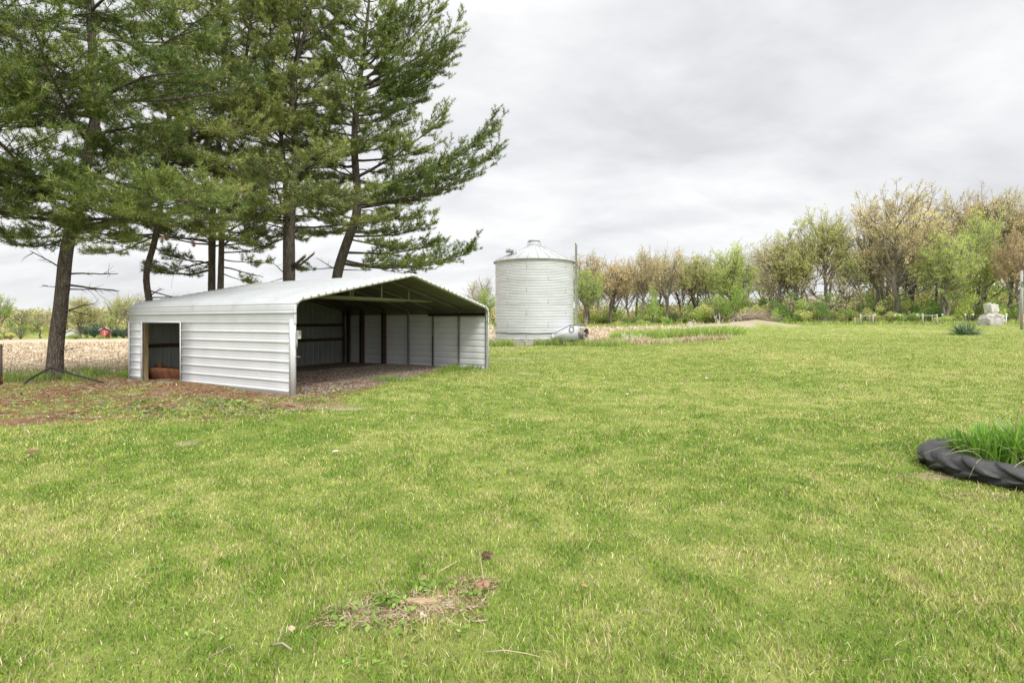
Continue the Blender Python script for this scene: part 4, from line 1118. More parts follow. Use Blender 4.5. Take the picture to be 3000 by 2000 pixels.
    wood.append(tubes(LP, np.clip(.004 + .006 * L, .005, .014)[:, None] * np.linspace(1, .4, 5)[None], 3))
    # twigs
    nt2 = np.maximum(3, (L * 7 * dens).astype(int)); i2 = np.repeat(np.arange(len(LP)), nt2)
    t2 = .2 + .8 * r2.random(len(i2)); p2, tg2 = at_t(LP, i2, t2)
    s2 = nrm(np.cross(tg2, up_)) * np.where(r2.random(len(i2)) < .5, 1, -1)[:, None]
    d2 = nrm(tg2 * .8 + s2 * r2.uniform(.3, .9, (len(i2), 1)) + up_ * r2.normal(.20, .17, (len(i2), 1)))
    L2 = r2.uniform(.12, .36, len(i2))
    T2 = batch_curves(p2, d2, L2, 3, np.full(len(i2), .2), r2, .1)
    wood.append(tubes(T2, np.full((len(i2), 3), .0045), 3))
    # tufts along the twigs, laterals and branch tips
    TT, TD, bid = [], [], []
    for t_ in (.45, .75, .99):
        a = np.full(len(i2), t_); pp, dd = at_t(T2, np.arange(len(i2)), a); TT.append(pp); TD.append(dd); bid.append(idx[i2])
    for t_ in (.55, .72, .88, .99):
        pp, dd = at_t(LP, np.arange(len(LP)), np.full(len(LP), t_)); TT.append(pp); TD.append(dd); bid.append(idx)
    for t_ in np.linspace(.62, .99, 8):
        pp, dd = at_t(Bp, np.arange(len(Bp)), np.full(len(Bp), t_)); TT.append(pp); TD.append(dd); bid.append(np.arange(len(Bp)))
    TT = np.concatenate(TT); TD = np.concatenate(TD); bid = np.concatenate(bid)
    if nolimit is not None:
        k = nolimit(TT); TT, TD, bid = TT[k], TD[k], bid[k]
    bt = r2.random(len(Bp))                                           # each branch has its own age and tint
    tn = np.clip(bt[bid] * .8 + r2.random(len(TT)) * .45 + yellow - .1, 0, .999)
    base = np.stack([np.interp(tn, np.linspace(0, 1, 4), NC[[4, 0, 1, 2], k]) for k in range(3)], -1)
    yl = r2.random(len(TT)) < .09 + .15 * yellow; base[yl] = NC[3] * r2.uniform(.9, 1.3, (yl.sum(), 1))
    brn = r2.random(len(TT)) < .03; base[brn] = (.24, .16, .07)
    base *= np.array(tone)
    V, FT, C = needle_mesh(TT, TD, base, 10, .09, .18, .0135 * max(1, Y / 20), r2)
    # dead bare limbs low on the trunk
    dl = []
    for (py0, tx, tyy, dY) in dead:
        z0 = CAMH + (HY - py0) / F * Y; p, _ = on_trunk(np.array([z0])); tip = W3(tx, tyy, Y + dY)
        c = p[0] + (tip - p[0]) * np.linspace(0, 1, 10)[:, None]; c[1:] += np.cumsum(r2.normal(0, .05, (9, 3)), 0) * np.linalg.norm(tip - p[0]) / 9
        dl.append(c)
    if dl:
        dl = np.array(dl); ln = np.linalg.norm(dl[:, -1] - dl[:, 0], axis=1)
        wood.append(tubes(dl, (.012 + .014 * ln)[:, None] * np.linspace(1, .35, 10)[None], 6))
        ii = np.repeat(np.arange(len(dl)), 6); tt = r2.uniform(.35, 1, len(ii)); p, tg = at_t(dl, ii, tt)
        sb = batch_curves(p, nrm(tg + r2.normal(0, .6, (len(ii), 3))), ln[ii] * r2.uniform(.12, .4, len(ii)), 5, r2.uniform(-.2, .3, len(ii)), r2, .15)
        wood.append(tubes(sb, np.linspace(.008, .003, 5)[None].repeat(len(ii), 0), 3))
    root = tag(empty('pine_tree', TP[0]), label, 'pine tree', group)
    off = TP[0]
    Vw, Fw = merge(wood)
    mk('trunk', Vw - off, Fw, PBARK, root, smooth=True)
    cr = mk('crown', V - off, FT, NEEDLE, root, col=C)
    root['tufts'] = len(TT)
    return root, TP, TR_, cr

def lf(base, top=.6, sh=0., dirw=None):
    def f(z, fr, az):
        L = base * (1 - fr) ** .52 * (1 - .25 * math.exp(-fr * 9)) + top
        if dirw: L *= dirw(az, fr)
        return L
    return f
EAST = lambda a: math.sin(a)          # +1 towards the right of the picture
pine('tall pine cut by the picture edge beyond the trunk with the black hose', [(-190, 1120), (-185, 900), (-150, 500), (-120, 100), (-110, -200)], 14.0, .30, 17, 4.2, 11, lf(4.4, .6),
     tone=(.68, .76, .62), explicit=[(470, 60, 270, .4, -.06), (430, 190, 300, -.8, -.02), (600, 120, 520, -1.2, .03), (330, 140, 175, .6, .02)])
p1, TP1, TR1, cr1 = pine('thick leaning pine trunk with a bent black hose at its foot', [(159, 1106), (165, 1000), (178, 900), (193, 740), (225, 600), (262, 440), (288, 305), (277, 215), (268, 100), (262, 0), (258, -200)], 14.8, .170, 17.5, 4.3, 12, lf(4.0, .6),
     tone=(.76, .84, .68), explicit=[(690, -20, 690, -.5, .04), (690, 60, 720, .6, .06), (650, 330, 715, -1.4, .02), (640, 440, 640, -2.0, .0), (560, 560, 590, -2.2, .02), (520, 330, 590, -2.4, .06), (480, 60, 560, -2.0, .0), (400, 480, 360, -1.5, -.03), (300, 540, 215, -1.8, -.05), (620, 120, 700, -2., .05), (500, 600, 560, -1.2, .05), (250, 60, 170, -1.5, 0)],
     dead=[(790, 88, 735, -.3), (840, 128, 838, -.2), (802, 345, 802, .4), (835, 340, 850, -.4), (848, 296, 846, .2), (912, 274, 887, -.3), (905, 265, 925, .3), (1028, 219, 1020, -.2), (990, 190, 960, -.3)])
pine('slim pine with a crooked bare foot behind the end of the shed roof', [(447, 1060), (441, 893), (426, 830), (430, 780), (443, 745), (458, 690), (478, 560), (494, 380), (500, 250), (505, 100), (510, -60)], 18.6, .105, 15.5, 4.6, 13, lf(2.9, .5),
     explicit=[(640, 610, 640, -2.0, .04), (620, 590, 680, -1.5, .06), (600, 350, 640, -1.2, .02), (560, 660, 560, -2.0, .02), (690, 300, 745, .5, .05), (480, 640, 470, -1.8, .0), (400, 620, 380, -1.6, -.04)],
     dead=[(868, 475, 845, -.5), (872, 552, 868, .6), (850, 540, 882, .2)],  yellow=.22, tone=1.1)
pine('darker of the twin pine trunks behind the shed roof', [(620, 1050), (620, 860), (621, 720), (624, 600), (638, 450), (652, 300), (656, 150), (660, 0), (662, -80)], 21.0, .140, 17.5, 4.6, 14, lf(3.3, .5),
     tone=(.66, .72, .56), explicit=[(770, 480, 740, .8, .03), (790, 470, 790, 1.2, .06), (700, 540, 660, -1.5, .04), (520, 500, 470, -2, 0), (330, 540, 260, -1.5, -.05)],
     dead=[(765, 490, 800, .5), (790, 540, 760, -.6)])
pine('paler of the twin pine trunks behind the shed roof', [(646, 1050), (646, 855), (649, 700), (653, 600), (668, 470), (690, 330), (720, 180), (740, 30), (745, -60)], 20.6, .115, 16.5, 5.0, 15, lf(3.0, .5),
     explicit=[(760, 780, 770, .6, .03), (720, 760, 640, -1.2, .02), (800, 740, 830, .5, .02), (640, 800, 610, -1.6, .03), (420, 600, 380, -2, 0)],
     dead=[(780, 770, 815, .4), (740, 760, 735, -.4)],  yellow=.1)
p4, TP4, TR4, _ = pine('stout pine trunk with snapped orange ended limbs above the shed roof', [(852, 1050), (848, 830), (848, 720), (852, 620), (866, 500), (868, 440), (860, 370), (855, 270), (868, 170), (900, 80), (908, 20), (910, -40)], 21.8, .25, 16.6, 5.4, 16, lf(3.7, .6),
     explicit=[(650, 690, 650, 1.0, -.04), (690, 700, 740, .4, .03), (600, 980, 560, .5, .04), (520, 1010, 450, 1.0, -.05), (560, 990, 600, -1.0, .05), (420, 690, 300, -1.5, -.04), (300, 980, 190, .3, -.06), (240, 720, 120, -1.6, -.04), (470, 740, 470, -2.0, 0), (620, 760, 560, -1.5, .02)],
     dead=[(790, 905, 760, -.4), (815, 800, 770, .2), (810, 795, 825, -.4), (640, 700, 620, .3)],  yellow=.16, ystep=.6, tone=1.06)
pine('thin pine trunk hidden close behind the stout one', [(842, 1050), (838, 800), (838, 620), (836, 520), (826, 430), (818, 330), (800, 200), (790, 60), (785, -40)], 24.0, .15, 18, 7.0, 17, lf(3.2, .5),  dens=.85,
     tone=(.74, .80, .66), explicit=[(420, 700, 330, .5, 0), (330, 720, 230, .5, 0)])
def cut5(T):
    """keeps the young shoots of the free standing side inside the outline the wind has given the tree"""
    x = T[:, 0]; z = T[:, 2]
    return ~((x > 3.0 * np.ones_like(x)) & (z > 14))
p5, TP5, TR5, _ = pine('wide spreading pine leaning out with long limbs reaching toward the grain bin', [(972, 1050), (985, 815), (998, 765), (1020, 700), (1043, 640), (1050, 590), (1044, 520), (1037, 440), (1040, 360), (1052, 250), (1062, 180), (1070, 110), (1080, 20), (1085, -40)], 24.0, .25, 17.6, 5.6, 18,
     lf(3.4, .6, dirw=lambda a, f: .9 + .3 * max(0, -EAST(a)) - .22 * max(0, EAST(a)) * (f < .8)),
     explicit=[(560, 1438, 385, .5, .10), (530, 1450, 448, 0, .11), (600, 1395, 505, -.8, .06), (560, 1330, 470, 1.2, .05), (610, 1290, 560, .8, .04), (640, 1240, 630, -.6, .03), (690, 1262, 660, -.5, .05), (770, 1365, 745, -.3, .06), (760, 1270, 775, -1.0, .05), (740, 1285, 715, .8, .05), (700, 1180, 720, -1.2, .03),
               (520, 1298, 345, .4, .06), (470, 1275, 420, -.6, .06), (420, 1215, 335, .6, .05), (340, 1240, 290, .2, .05), (330, 1270, 232, -.3, .05), (290, 1210, 265, .4, .04), (300, 1330, 165, .3, .08), (260, 1335, 85, .0, .06), (240, 1290, 20, .4, .05), (170, 1245, -10, -.5, .03), (270, 1310, 130, -.8, .06), (210, 1200, 40, .6, .03), (300, 1290, 185, .8, .05),
               (520, 930, 420, -.5, 0), (440, 960, 300, -.8, -.03), (650, 930, 690, .4, .03), (780, 880, 790, -.3, .03), (600, 960, 640, -1.2, .03), (350, 980, 200, .5, -.04)],
     dead=[(795, 930, 755, .3), (790, 1080, 790, .5)], yellow=.10, ystep=.52, tone=(.82, .90, .78))

# fresh breaks on the stout pine and cones among the needles
for (py0, tx, tyy, rr_) in ((778, 892, 752, .075), (790, 918, 744, .05)):
    a = W3(856, py0, 21.7); b = W3(tx, tyy, 21.3)
    o = MB().tube([a - (b - a) * .05, a + (b - a) * .4 + [0, 0, -.05], b], [rr_, rr_ * .9, rr_ * .8], 10).build('broken_limb', PBARK, p4, smooth=True)
    d = nrm(b - a); e = MB().tube([b, b + d * .08 + [0, 0, .05]], [rr_ * .82, rr_ * .3], 8).build('torn_end', FRESH, o)
    o.location = -Vector(TP4[0]); 
CONE = surf('pine_cone', (.12, .07, .04), (.24, .15, .09), 12, .8, bump=.5)
def cone_mesh(L=.16):
    mb = MB(); r2 = np.random.default_rng(5)
    mb.tube([(0, 0, 0), (0, 0, L * .5), (0, 0, L)], [.09 * L, .11 * L, .04 * L], 7)
    for k in range(60):
        f = k / 60; a = k * 2.4; z = L * (f * .95 + .02); r = .21 * L * math.sin(math.pi * (.12 + .83 * f)) + .006
        d = np.array([math.cos(a), math.sin(a), .55]); b = np.array([math.cos(a) * .06 * L, math.sin(a) * .06 * L, z]); s_ = np.array([-math.sin(a), math.cos(a), 0]) * .065 * L
        t = b + d * r
        mb.add([b - s_ * .5, b + s_ * .5, t + s_, t - s_, t + d * .004 + [0, 0, .004]], [np.array([[0, 1, 2, 3]]), np.array([[3, 2, 4]])])
    return mb
for (px, py, dY) in ((478, 690, -3.6), (563, 702, -3.4), (487, 684, -3.5)):
    c = cone_mesh().build('pine_cone', CONE, cr1); c.location = Vector(W3(px, py, 14.8 + dY)) - Vector(TP1[0]); c.rotation_euler = (math.pi + .2, .2, px)

# ------------------------------------------------------------------ broadleaf trees
GBARK = bark('grey_bark', (.16, .14, .12), (.29, .255, .22), (.42, .38, .33), 5, .6)
DBARK = bark('dark_bark', (.10, .085, .075), (.19, .16, .135), (.28, .245, .21), 5, .6)
LEAF = {}
def leaf_mat(k):
    cs = dict(tan=(.98, .85, .46), olive=(.80, .82, .32), green=(.56, .76, .20), lime=(.74, .86, .27), rust=(.94, .70, .40), buff=(.99, .90, .56), dark=(.32, .50, .15), brown=(.94, .77, .41), blue=(.16, .27, .18))
    if k not in LEAF: LEAF[k] = leafmat('leaf_' + k, cs[k], .45, .6)
    return LEAF[k]

def tree_template(seed, clusters=30, cz=.62, rz=.37, rx=.37, forks=1, fork_h=.3, crook=.06, leaves=11, leafsize=.0092, sparse=1.0, low=0, crad=.125, steep=.9, br=(9, 5), shell=.5):
    """a unit tree: 1 high, crown made of many leafy sprays carried by ascending limbs; returns wood and leaf meshes"""
    r2 = np.random.default_rng(seed); wood = []
    stems = []
    for k in range(forks):
        n = 14; t = np.linspace(0, 1, n); a = r2.uniform(0, 6.28) + k * 6.28 / forks
        topz = (cz + rz * .45) * r2.uniform(.92, 1.0); P = np.zeros((n, 3)); P[:, 2] = t * topz
        out = smooth01((t * topz - fork_h * .5) / (topz - fork_h * .5)) * (rx * .38 if forks > 1 else .03)
        P[:, 0] = out * math.cos(a); P[:, 1] = out * math.sin(a)
        P[2:, :2] += np.cumsum(r2.normal(0, crook * .16, (n - 2, 2)), 0)
        R = (.0205 if forks == 1 else .0165) * (1 - t) ** .75 + .002; R *= 1 + .55 * np.exp(-t / .03)
        stems.append(P); wood.append(tubes(P[None], R[None], 9))
    ST = np.array(stems)
    # spray centres spread evenly through a lumpy dome
    C_ = []
    tries = 0
    while len(C_) < clusters and tries < 4000:
        tries += 1
        d = nrm(r2.normal(size=3)); rr = (shell + (1 - shell) * r2.random()) if r2.random() < .8 else r2.random()
        p = d * rr * .88 * np.array([rx, rx, rz]) + [0, 0, cz]
        if p[2] < cz - rz * .55 and r2.random() < .45: continue
        if all(np.linalg.norm((p - q) * [1, 1, 1.1]) > crad * .72 for q in C_): C_.append(p)
    for k in range(low):
        a = r2.uniform(0, 6.28); C_.append(np.array([math.cos(a) * rx * .8, math.sin(a) * rx * .8, r2.uniform(.2, .34)]))
    C_ = np.array(C_); m = len(C_)
    # each limb leaves the nearest stem below its spray
    hz = np.hypot(C_[:, 0], C_[:, 1]); zs = np.clip(C_[:, 2] - hz * steep * r2.uniform(.7, 1.3, m) - .04, .16, None)
    zs = np.minimum(zs, ST[:, -1, 2].min() * .97)
    si = np.array([int(np.argmin([np.hypot(*(q[-1, :2] - c[:2])) for q in ST])) for c in C_])
    tt = np.array([zs[k] / ST[si[k], -1, 2] for k in range(m)])
    p0, tg = at_t(ST, si, tt); t = np.linspace(0, 1, 9)[None, :, None]
    LP = p0[:, None] * (1 - t) + C_[:, None] * t
    dist = np.linalg.norm(C_ - p0, axis=1)
    LP[:, :, 2] -= (.16 * dist * r2.uniform(-.3, 1.2, m))[:, None] * (4 * t * (1 - t))[:, :, 0]
    LP[:, 1:-1] += np.cumsum(r2.normal(0, .10 + crook, (m, 7, 3)), 1) * (dist / 9)[:, None, None] * (1 - t[:, 1:-1])
    wood.append(tubes(LP, (.0022 + .0135 * dist)[:, None] * np.linspace(1, .28, 9)[None], 6))
    i1 = np.repeat(np.arange(m), br[0]); t1 = .35 + .65 * r2.random(len(i1)) ** .7; p1_, g1 = at_t(LP, i1, t1)
    tgt = C_[i1] + nrm(r2.normal(size=(len(i1), 3))) * (crad * 1.15 * r2.random(len(i1)) ** .4)[:, None] + [0, 0, crad * .2]
    v1 = tgt - p1_; L1 = np.linalg.norm(v1, axis=1)
    B1 = batch_curves(p1_, nrm(v1), L1, 6, r2.uniform(-.1, .25, len(i1)), r2, .22)
    wood.append(tubes(B1, (.0009 + .0075 * L1)[:, None] * np.linspace(1, .35, 6)[None], 4))
    i2 = np.repeat(np.arange(len(B1)), br[1]); t2 = .3 + .7 * r2.random(len(i2)); p2, g2 = at_t(B1, i2, t2)
    d2 = nrm(g2 * .7 + nrm(r2.normal(size=(len(i2), 3))) * .85 + [0, 0, .25]); L2 = r2.uniform(.025, .075, len(i2))
    B2 = batch_curves(p2, d2, L2, 4, r2.uniform(-.2, .3, len(i2)), r2, .2)
    wood.append(tubes(B2, np.linspace(.0011, .0006, 4)[None].repeat(len(i2), 0), 3))
    k = r2.random(len(B2)) < sparse * 1.0
    i3 = np.repeat(np.arange(len(B2))[k], leaves); t3 = .35 + .65 * r2.random(len(i3)); p3, g3 = at_t(B2, i3, t3)
    p3 = p3 + r2.normal(0, .008, p3.shape)
    dn = nrm(r2.normal(size=(len(i3), 3)) + [0, 0, .2]); sn = nrm(np.cross(dn, r2.normal(size=(len(i3), 3))))
    s_ = (leafsize * r2.uniform(.45, 1.25, len(i3)))[:, None]
    Vl = np.stack([p3 - dn * s_ * .6, p3 + sn * s_ * .42, p3 + dn * s_ * .7, p3 - sn * s_ * .42], 1).reshape(-1, 3)
    ck = (r2.uniform(.75, 1.15, m)[i1] * r2.uniform(.85, 1.12, len(B1)))[i2][i3]        # each spray of leaves its own tone
    C = np.full((len(i3), 3), .80) * (ck * r2.uniform(.75, 1.25, len(i3)))[:, None] * (1 + r2.normal(0, .06, (len(i3), 3)))
    W_, Fw = merge(wood)
    mw = mk('trunk', W_, Fw, GBARK, smooth=True); ml_ = mk('crown', Vl, np.arange(len(i3))[:, None] * 4 + np.arange(4)[None], leaf_mat('tan'), col=np.repeat(C, 4, 0))
    r = np.percentile(np.hypot(Vl[:, 0], Vl[:, 1]), 97); h = np.percentile(Vl[:, 2], 99.8)
    for o in (mw, ml_): COL.objects.unlink(o)
    return mw.data, ml_.data, r, h
TT_ = dict(
    oak=tree_template(101, 44, .63, .36, .42, low=1, crad=.12),
    oak2=tree_template(102, 34, .67, .32, .36, crad=.12),
    fork=tree_template(103, 34, .68, .31, .36, forks=3, fork_h=.25, crad=.12),
    vase=tree_template(104, 28, .71, .28, .36, forks=2, fork_h=.35, sparse=.8, steep=1.3, crad=.12),
    airy=tree_template(105, 20, .68, .30, .30, sparse=.6, leaves=6, crook=.1, crad=.12),
    maple=tree_template(106, 44, .60, .39, .33, low=2, leaves=14, leafsize=.0092, steep=1.0, crad=.115),
    maple2=tree_template(107, 38, .65, .34, .34, forks=2, leaves=13, leafsize=.0092, crad=.115),
    tall=tree_template(108, 28, .70, .29, .26, crook=.08, crad=.11),
    bare=tree_template(109, 20, .68, .31, .30, sparse=.25, leaves=3, crook=.1, crad=.13),
    crook=tree_template(110, 14, .60, .34, .55, forks=2, fork_h=.12, crook=.35, sparse=.7, leaves=6, low=4, steep=.45, crad=.13),
)
def put_tree(kind_, name, px, ptop, wpx, Y, leaf, label, barkm=GBARK, rz=None, group=None, cat='tree', pbase=None, dup=True):
    mw, ml_, r, h = TT_[kind_]
    x = (px - CX) / F * Y; zb_ = Hs(x, Y) - .05; ht = CAMH + (HY - ptop) / F * Y - zb_
    root = tag(empty(name, (x, Y, zb_), random.uniform(0, 6.28) if rz is None else rz), label, cat, group)
    sz = ht / h; sw = (wpx / 2 / F * Y) / r
    sw = min(max(sw, sz * .6), sz * 1.7)
    for nm, me, m in (('trunk', mw, barkm), ('crown', ml_, leaf_mat(leaf))):
        o = bpy.data.objects.new(nm, me); COL.objects.link(o); o.parent = root; o.scale = (sw, sw, sz)
        o.material_slots[0].link = 'OBJECT'; o.material_slots[0].material = m
    return root
TREES = [
 # kind, px, top, width, distance, leaf, label, bark, group
 ('oak2', 1722, 737, 100, 121, 'brown', 'round topped brown budding tree just behind the ladder of the grain bin', 1),
 ('maple2', 1716, 785, 95, 112, 'green', 'fresh green tree standing in front of the brown one beside the grain bin', 0),
 ('fork', 1790, 757, 115, 117, 'brown', 'broad brown tree with forked dark trunks second along from the grain bin', 1),
 ('oak2', 1880, 728, 100, 118, 'tan', 'tall tan tree with a pale lower trunk between two forked trees', 0),
 ('vase', 1955, 722, 98, 119, 'tan', 'sparse vase shaped tan tree with open sky under its crown', 0),
 ('fork', 2037, 735, 100, 117, 'olive', 'yellowish olive tree over a fallen limb next to the bright green maple', 1),
 ('maple', 2146, 712, 125, 112, 'lime', 'bright yellow green maple rising behind the dirt mound', 0),
 ('oak', 2285, 690, 130, 98, 'buff', 'pale tan tree with dense low branches at the near edge of the tall wood', 0),
 ('maple2', 2330, 655, 110, 95, 'olive', 'leaning tree with deep green top beside the tall slender one', 1),
 ('tall', 2415, 607, 120, 95, 'olive', 'tall slender tree with an airy olive crown behind the fallen log', 0),
 ('crook', 2440, 745, 190, 88, 'buff', 'twisted dark tree with one long limb snaking out over the fallen log', 1),
 ('oak', 2632, 548, 250, 86, 'tan', 'great wide tan oak taller than its neighbours above the fence', 0),
 ('airy', 2566, 640, 120, 90, 'buff', 'thin straight trunk with few pale leaves just before the great oak', 1),
 ('vase', 2672, 690, 120, 94, 'tan', 'dark forked trunk half hidden behind the great oak', 1),
 ('maple2', 2772, 672, 150, 80, 'lime', 'feathery yellow green tree behind the second fence brace', 0),
 ('oak2', 2800, 562, 150, 97, 'tan', 'tan oak showing above the feathery yellow green tree', 0),
 ('oak', 2885, 556, 150, 95, 'brown', 'tall brownish oak above the stacked boulders', 1),
 ('maple', 2872, 615, 140, 84, 'lime', 'vivid lime tree in front of the tall brownish oak', 0),
 ('fork', 2958, 546, 140, 92, 'buff', 'pale buff oak with a thick dark trunk behind the metal pole', 1),
 ('oak2', 2985, 662, 110, 78, 'rust', 'rusty orange leaved tree nearest the metal pole', 0),
 ('tall', 3040, 560, 130, 88, 'tan', 'tan tree at the edge of the picture past the metal pole', 0),
 ('oak', 3130, 600, 160, 84, 'olive', 'olive tree outside the picture beyond the metal pole', 0),
 ('airy', 1395, 822, 90, 128, 'tan', 'bare looking tan tree between the shed eave and the grain bin', 0),
 ('maple2', 1425, 840, 60, 118, 'green', 'green tree touching the left edge of the grain bin'.replace('left ', 'near '), 0),
 ('bare', 1415, 812, 70, 135, 'buff', 'leafless twiggy treetop behind the green tree by the grain bin', 0),
 # over the stubble field
 ('oak', 236, 868, 108, 146, 'olive', 'wide spreading tree with a split trunk past the stubble field', 1),
 ('vase', 340, 866, 62, 150, 'lime', 'upright vase shaped tree behind the small red barn', 0),
 ('vase', 375, 858, 66, 147, 'olive', 'tall fan shaped tree partly cut by the corner of the shed', 0),
 ('bare', 428, 856, 60, 150, 'buff', 'twiggy pale tree showing above the end of the shed roof', 0),
 ('oak2', -2, 856, 74, 140, 'green', 'pale green tree cut by the picture edge beyond the stubble', 0),
 ('bare', 60, 905, 60, 165, 'buff', 'grey leafless tree above the ivy covered stump on the far field edge', 1),
 ('airy', 118, 912, 62, 150, 'tan', 'pair of ivy wrapped trunks with thin tops across the stubble', 1),
 ('airy', 145, 905, 50, 175, 'tan', 'thin tan treetop beside the thick pine trunk on the horizon', 0),
 ('airy', 296, 920, 36, 142, 'olive', 'crooked young tree standing just before the red barn', 1),
 ('tall', 325, 922, 30, 143, 'lime', 'small leaning tree at the gable of the red barn', 1),
]
for k, (kd, px, pt, wp, Y, lfk, lab, bk) in enumerate(TREES):
    wp *= 1.28 if 1700 < px < 2600 else 1.15 if px > 2600 else 1
    put_tree(kd, 'tree', px, pt, wp, Y, lfk, lab, DBARK if bk else GBARK, rz=k * 1.37)
fill = [(1760, 790, 134), (1840, 775, 138), (1915, 760, 136), (1995, 765, 139), (2090, 770, 134), (2190, 740, 130), (2240, 735, 118), (2370, 700, 112), (2475, 690, 118), (2520, 720, 110), (2590, 690, 108), (2720, 640, 112), (2745, 650, 100), (2840, 640, 108), (2925, 620, 112), (2690, 720, 118), (2990, 620, 116), (1735, 775, 142), (1800, 765, 146), (1865, 752, 143), (1935, 748, 145), (2015, 750, 147), (2065, 745, 142), (2120, 752, 145), (2260, 712, 124), (2345, 690, 120), (2430, 668, 121), (2555, 668, 118), (2610, 640, 121), (2765, 612, 114), (2860, 600, 118), (2955, 598, 121), (3060, 600, 118)]
kk = ['airy', 'oak2', 'tall', 'fork', 'vase', 'bare', 'oak2']
for k, (px, pt, Y) in enumerate(fill):
    put_tree(kk[k % 7], 'tree', px, pt, 105, Y, ('olive', 'buff', 'olive', 'tan', 'lime')[k % 5], 'thin half bare budding tree deeper in the wood behind the front row', GBARK if k % 3 else DBARK, group='half bare trees deeper in the wood')

# shrubs along the wood edge
def shrub_template(seed, n=2600, lumps=9, size=.075, flat=.8):
    r2 = np.random.default_rng(seed)
    c = r2.normal(0, .42, (lumps, 3)); c[:, 2] = np.abs(c[:, 2]) * 1.0 + .25; c[:, :2] *= 1.1; rad_ = r2.uniform(.22, .42, lumps)
    k = r2.integers(0, lumps, n); d = nrm(r2.normal(size=(n, 3))); p = c[k] + d * (rad_[k] * r2.random(n) ** .45)[:, None]
    p[:, 2] = np.abs(p[:, 2]) * flat
    dn = nrm(r2.normal(size=(n, 3))); sn = nrm(np.cross(dn, r2.normal(size=(n, 3)))); s_ = (size * r2.uniform(.5, 1.3, n))[:, None]
    V = np.stack([p - dn * s_ * .6, p + sn * s_ * .42, p + dn * s_ * .7, p - sn * s_ * .42], 1).reshape(-1, 3)
    C = np.full((n, 3), .66) * (r2.uniform(.7, 1.2, lumps)[k] * r2.uniform(.7, 1.3, n))[:, None]
    st = 14; a = r2.uniform(0, 6.28, st); P = batch_curves(np.zeros((st, 3)), nrm(np.stack([np.cos(a) * .5, np.sin(a) * .5, np.ones(st)], -1)), r2.uniform(.7, 1.3, st), 6, np.zeros(st), r2, .15)
    W_, Q = tubes(P, np.linspace(.018, .006, 6)[None].repeat(st, 0), 4)
    a = mk('stem', W_, Q, DBARK); b = mk('foliage', V, np.arange(n)[:, None] * 4 + np.arange(4)[None], leaf_mat('tan'), col=np.repeat(C, 4, 0))
    for o in (a, b): COL.objects.unlink(o)
    return a.data, b.data
SH = [shrub_template(201), shrub_template(202, 2200, 7, .085), shrub_template(203, 1500, 10, .07, 1.1)]
def put_shrub(px, Y, wd_, ht, leaf, label, group, k):
    x = (px - CX) / F * Y; root = tag(empty('shrub', (x, Y, Hs(x, Y) - .1), random.uniform(0, 6.28)), label, 'shrub', group)
    for nm, me, m in (('stem', SH[k % 3][0], DBARK), ('foliage', SH[k % 3][1], leaf_mat(leaf))):
        o = bpy.data.objects.new(nm, me); COL.objects.link(o); o.parent = root; o.scale = (wd_ / 2, wd_ / 2, ht / 1.45)
        o.material_slots[0].link = 'OBJECT'; o.material_slots[0].material = m
    return root
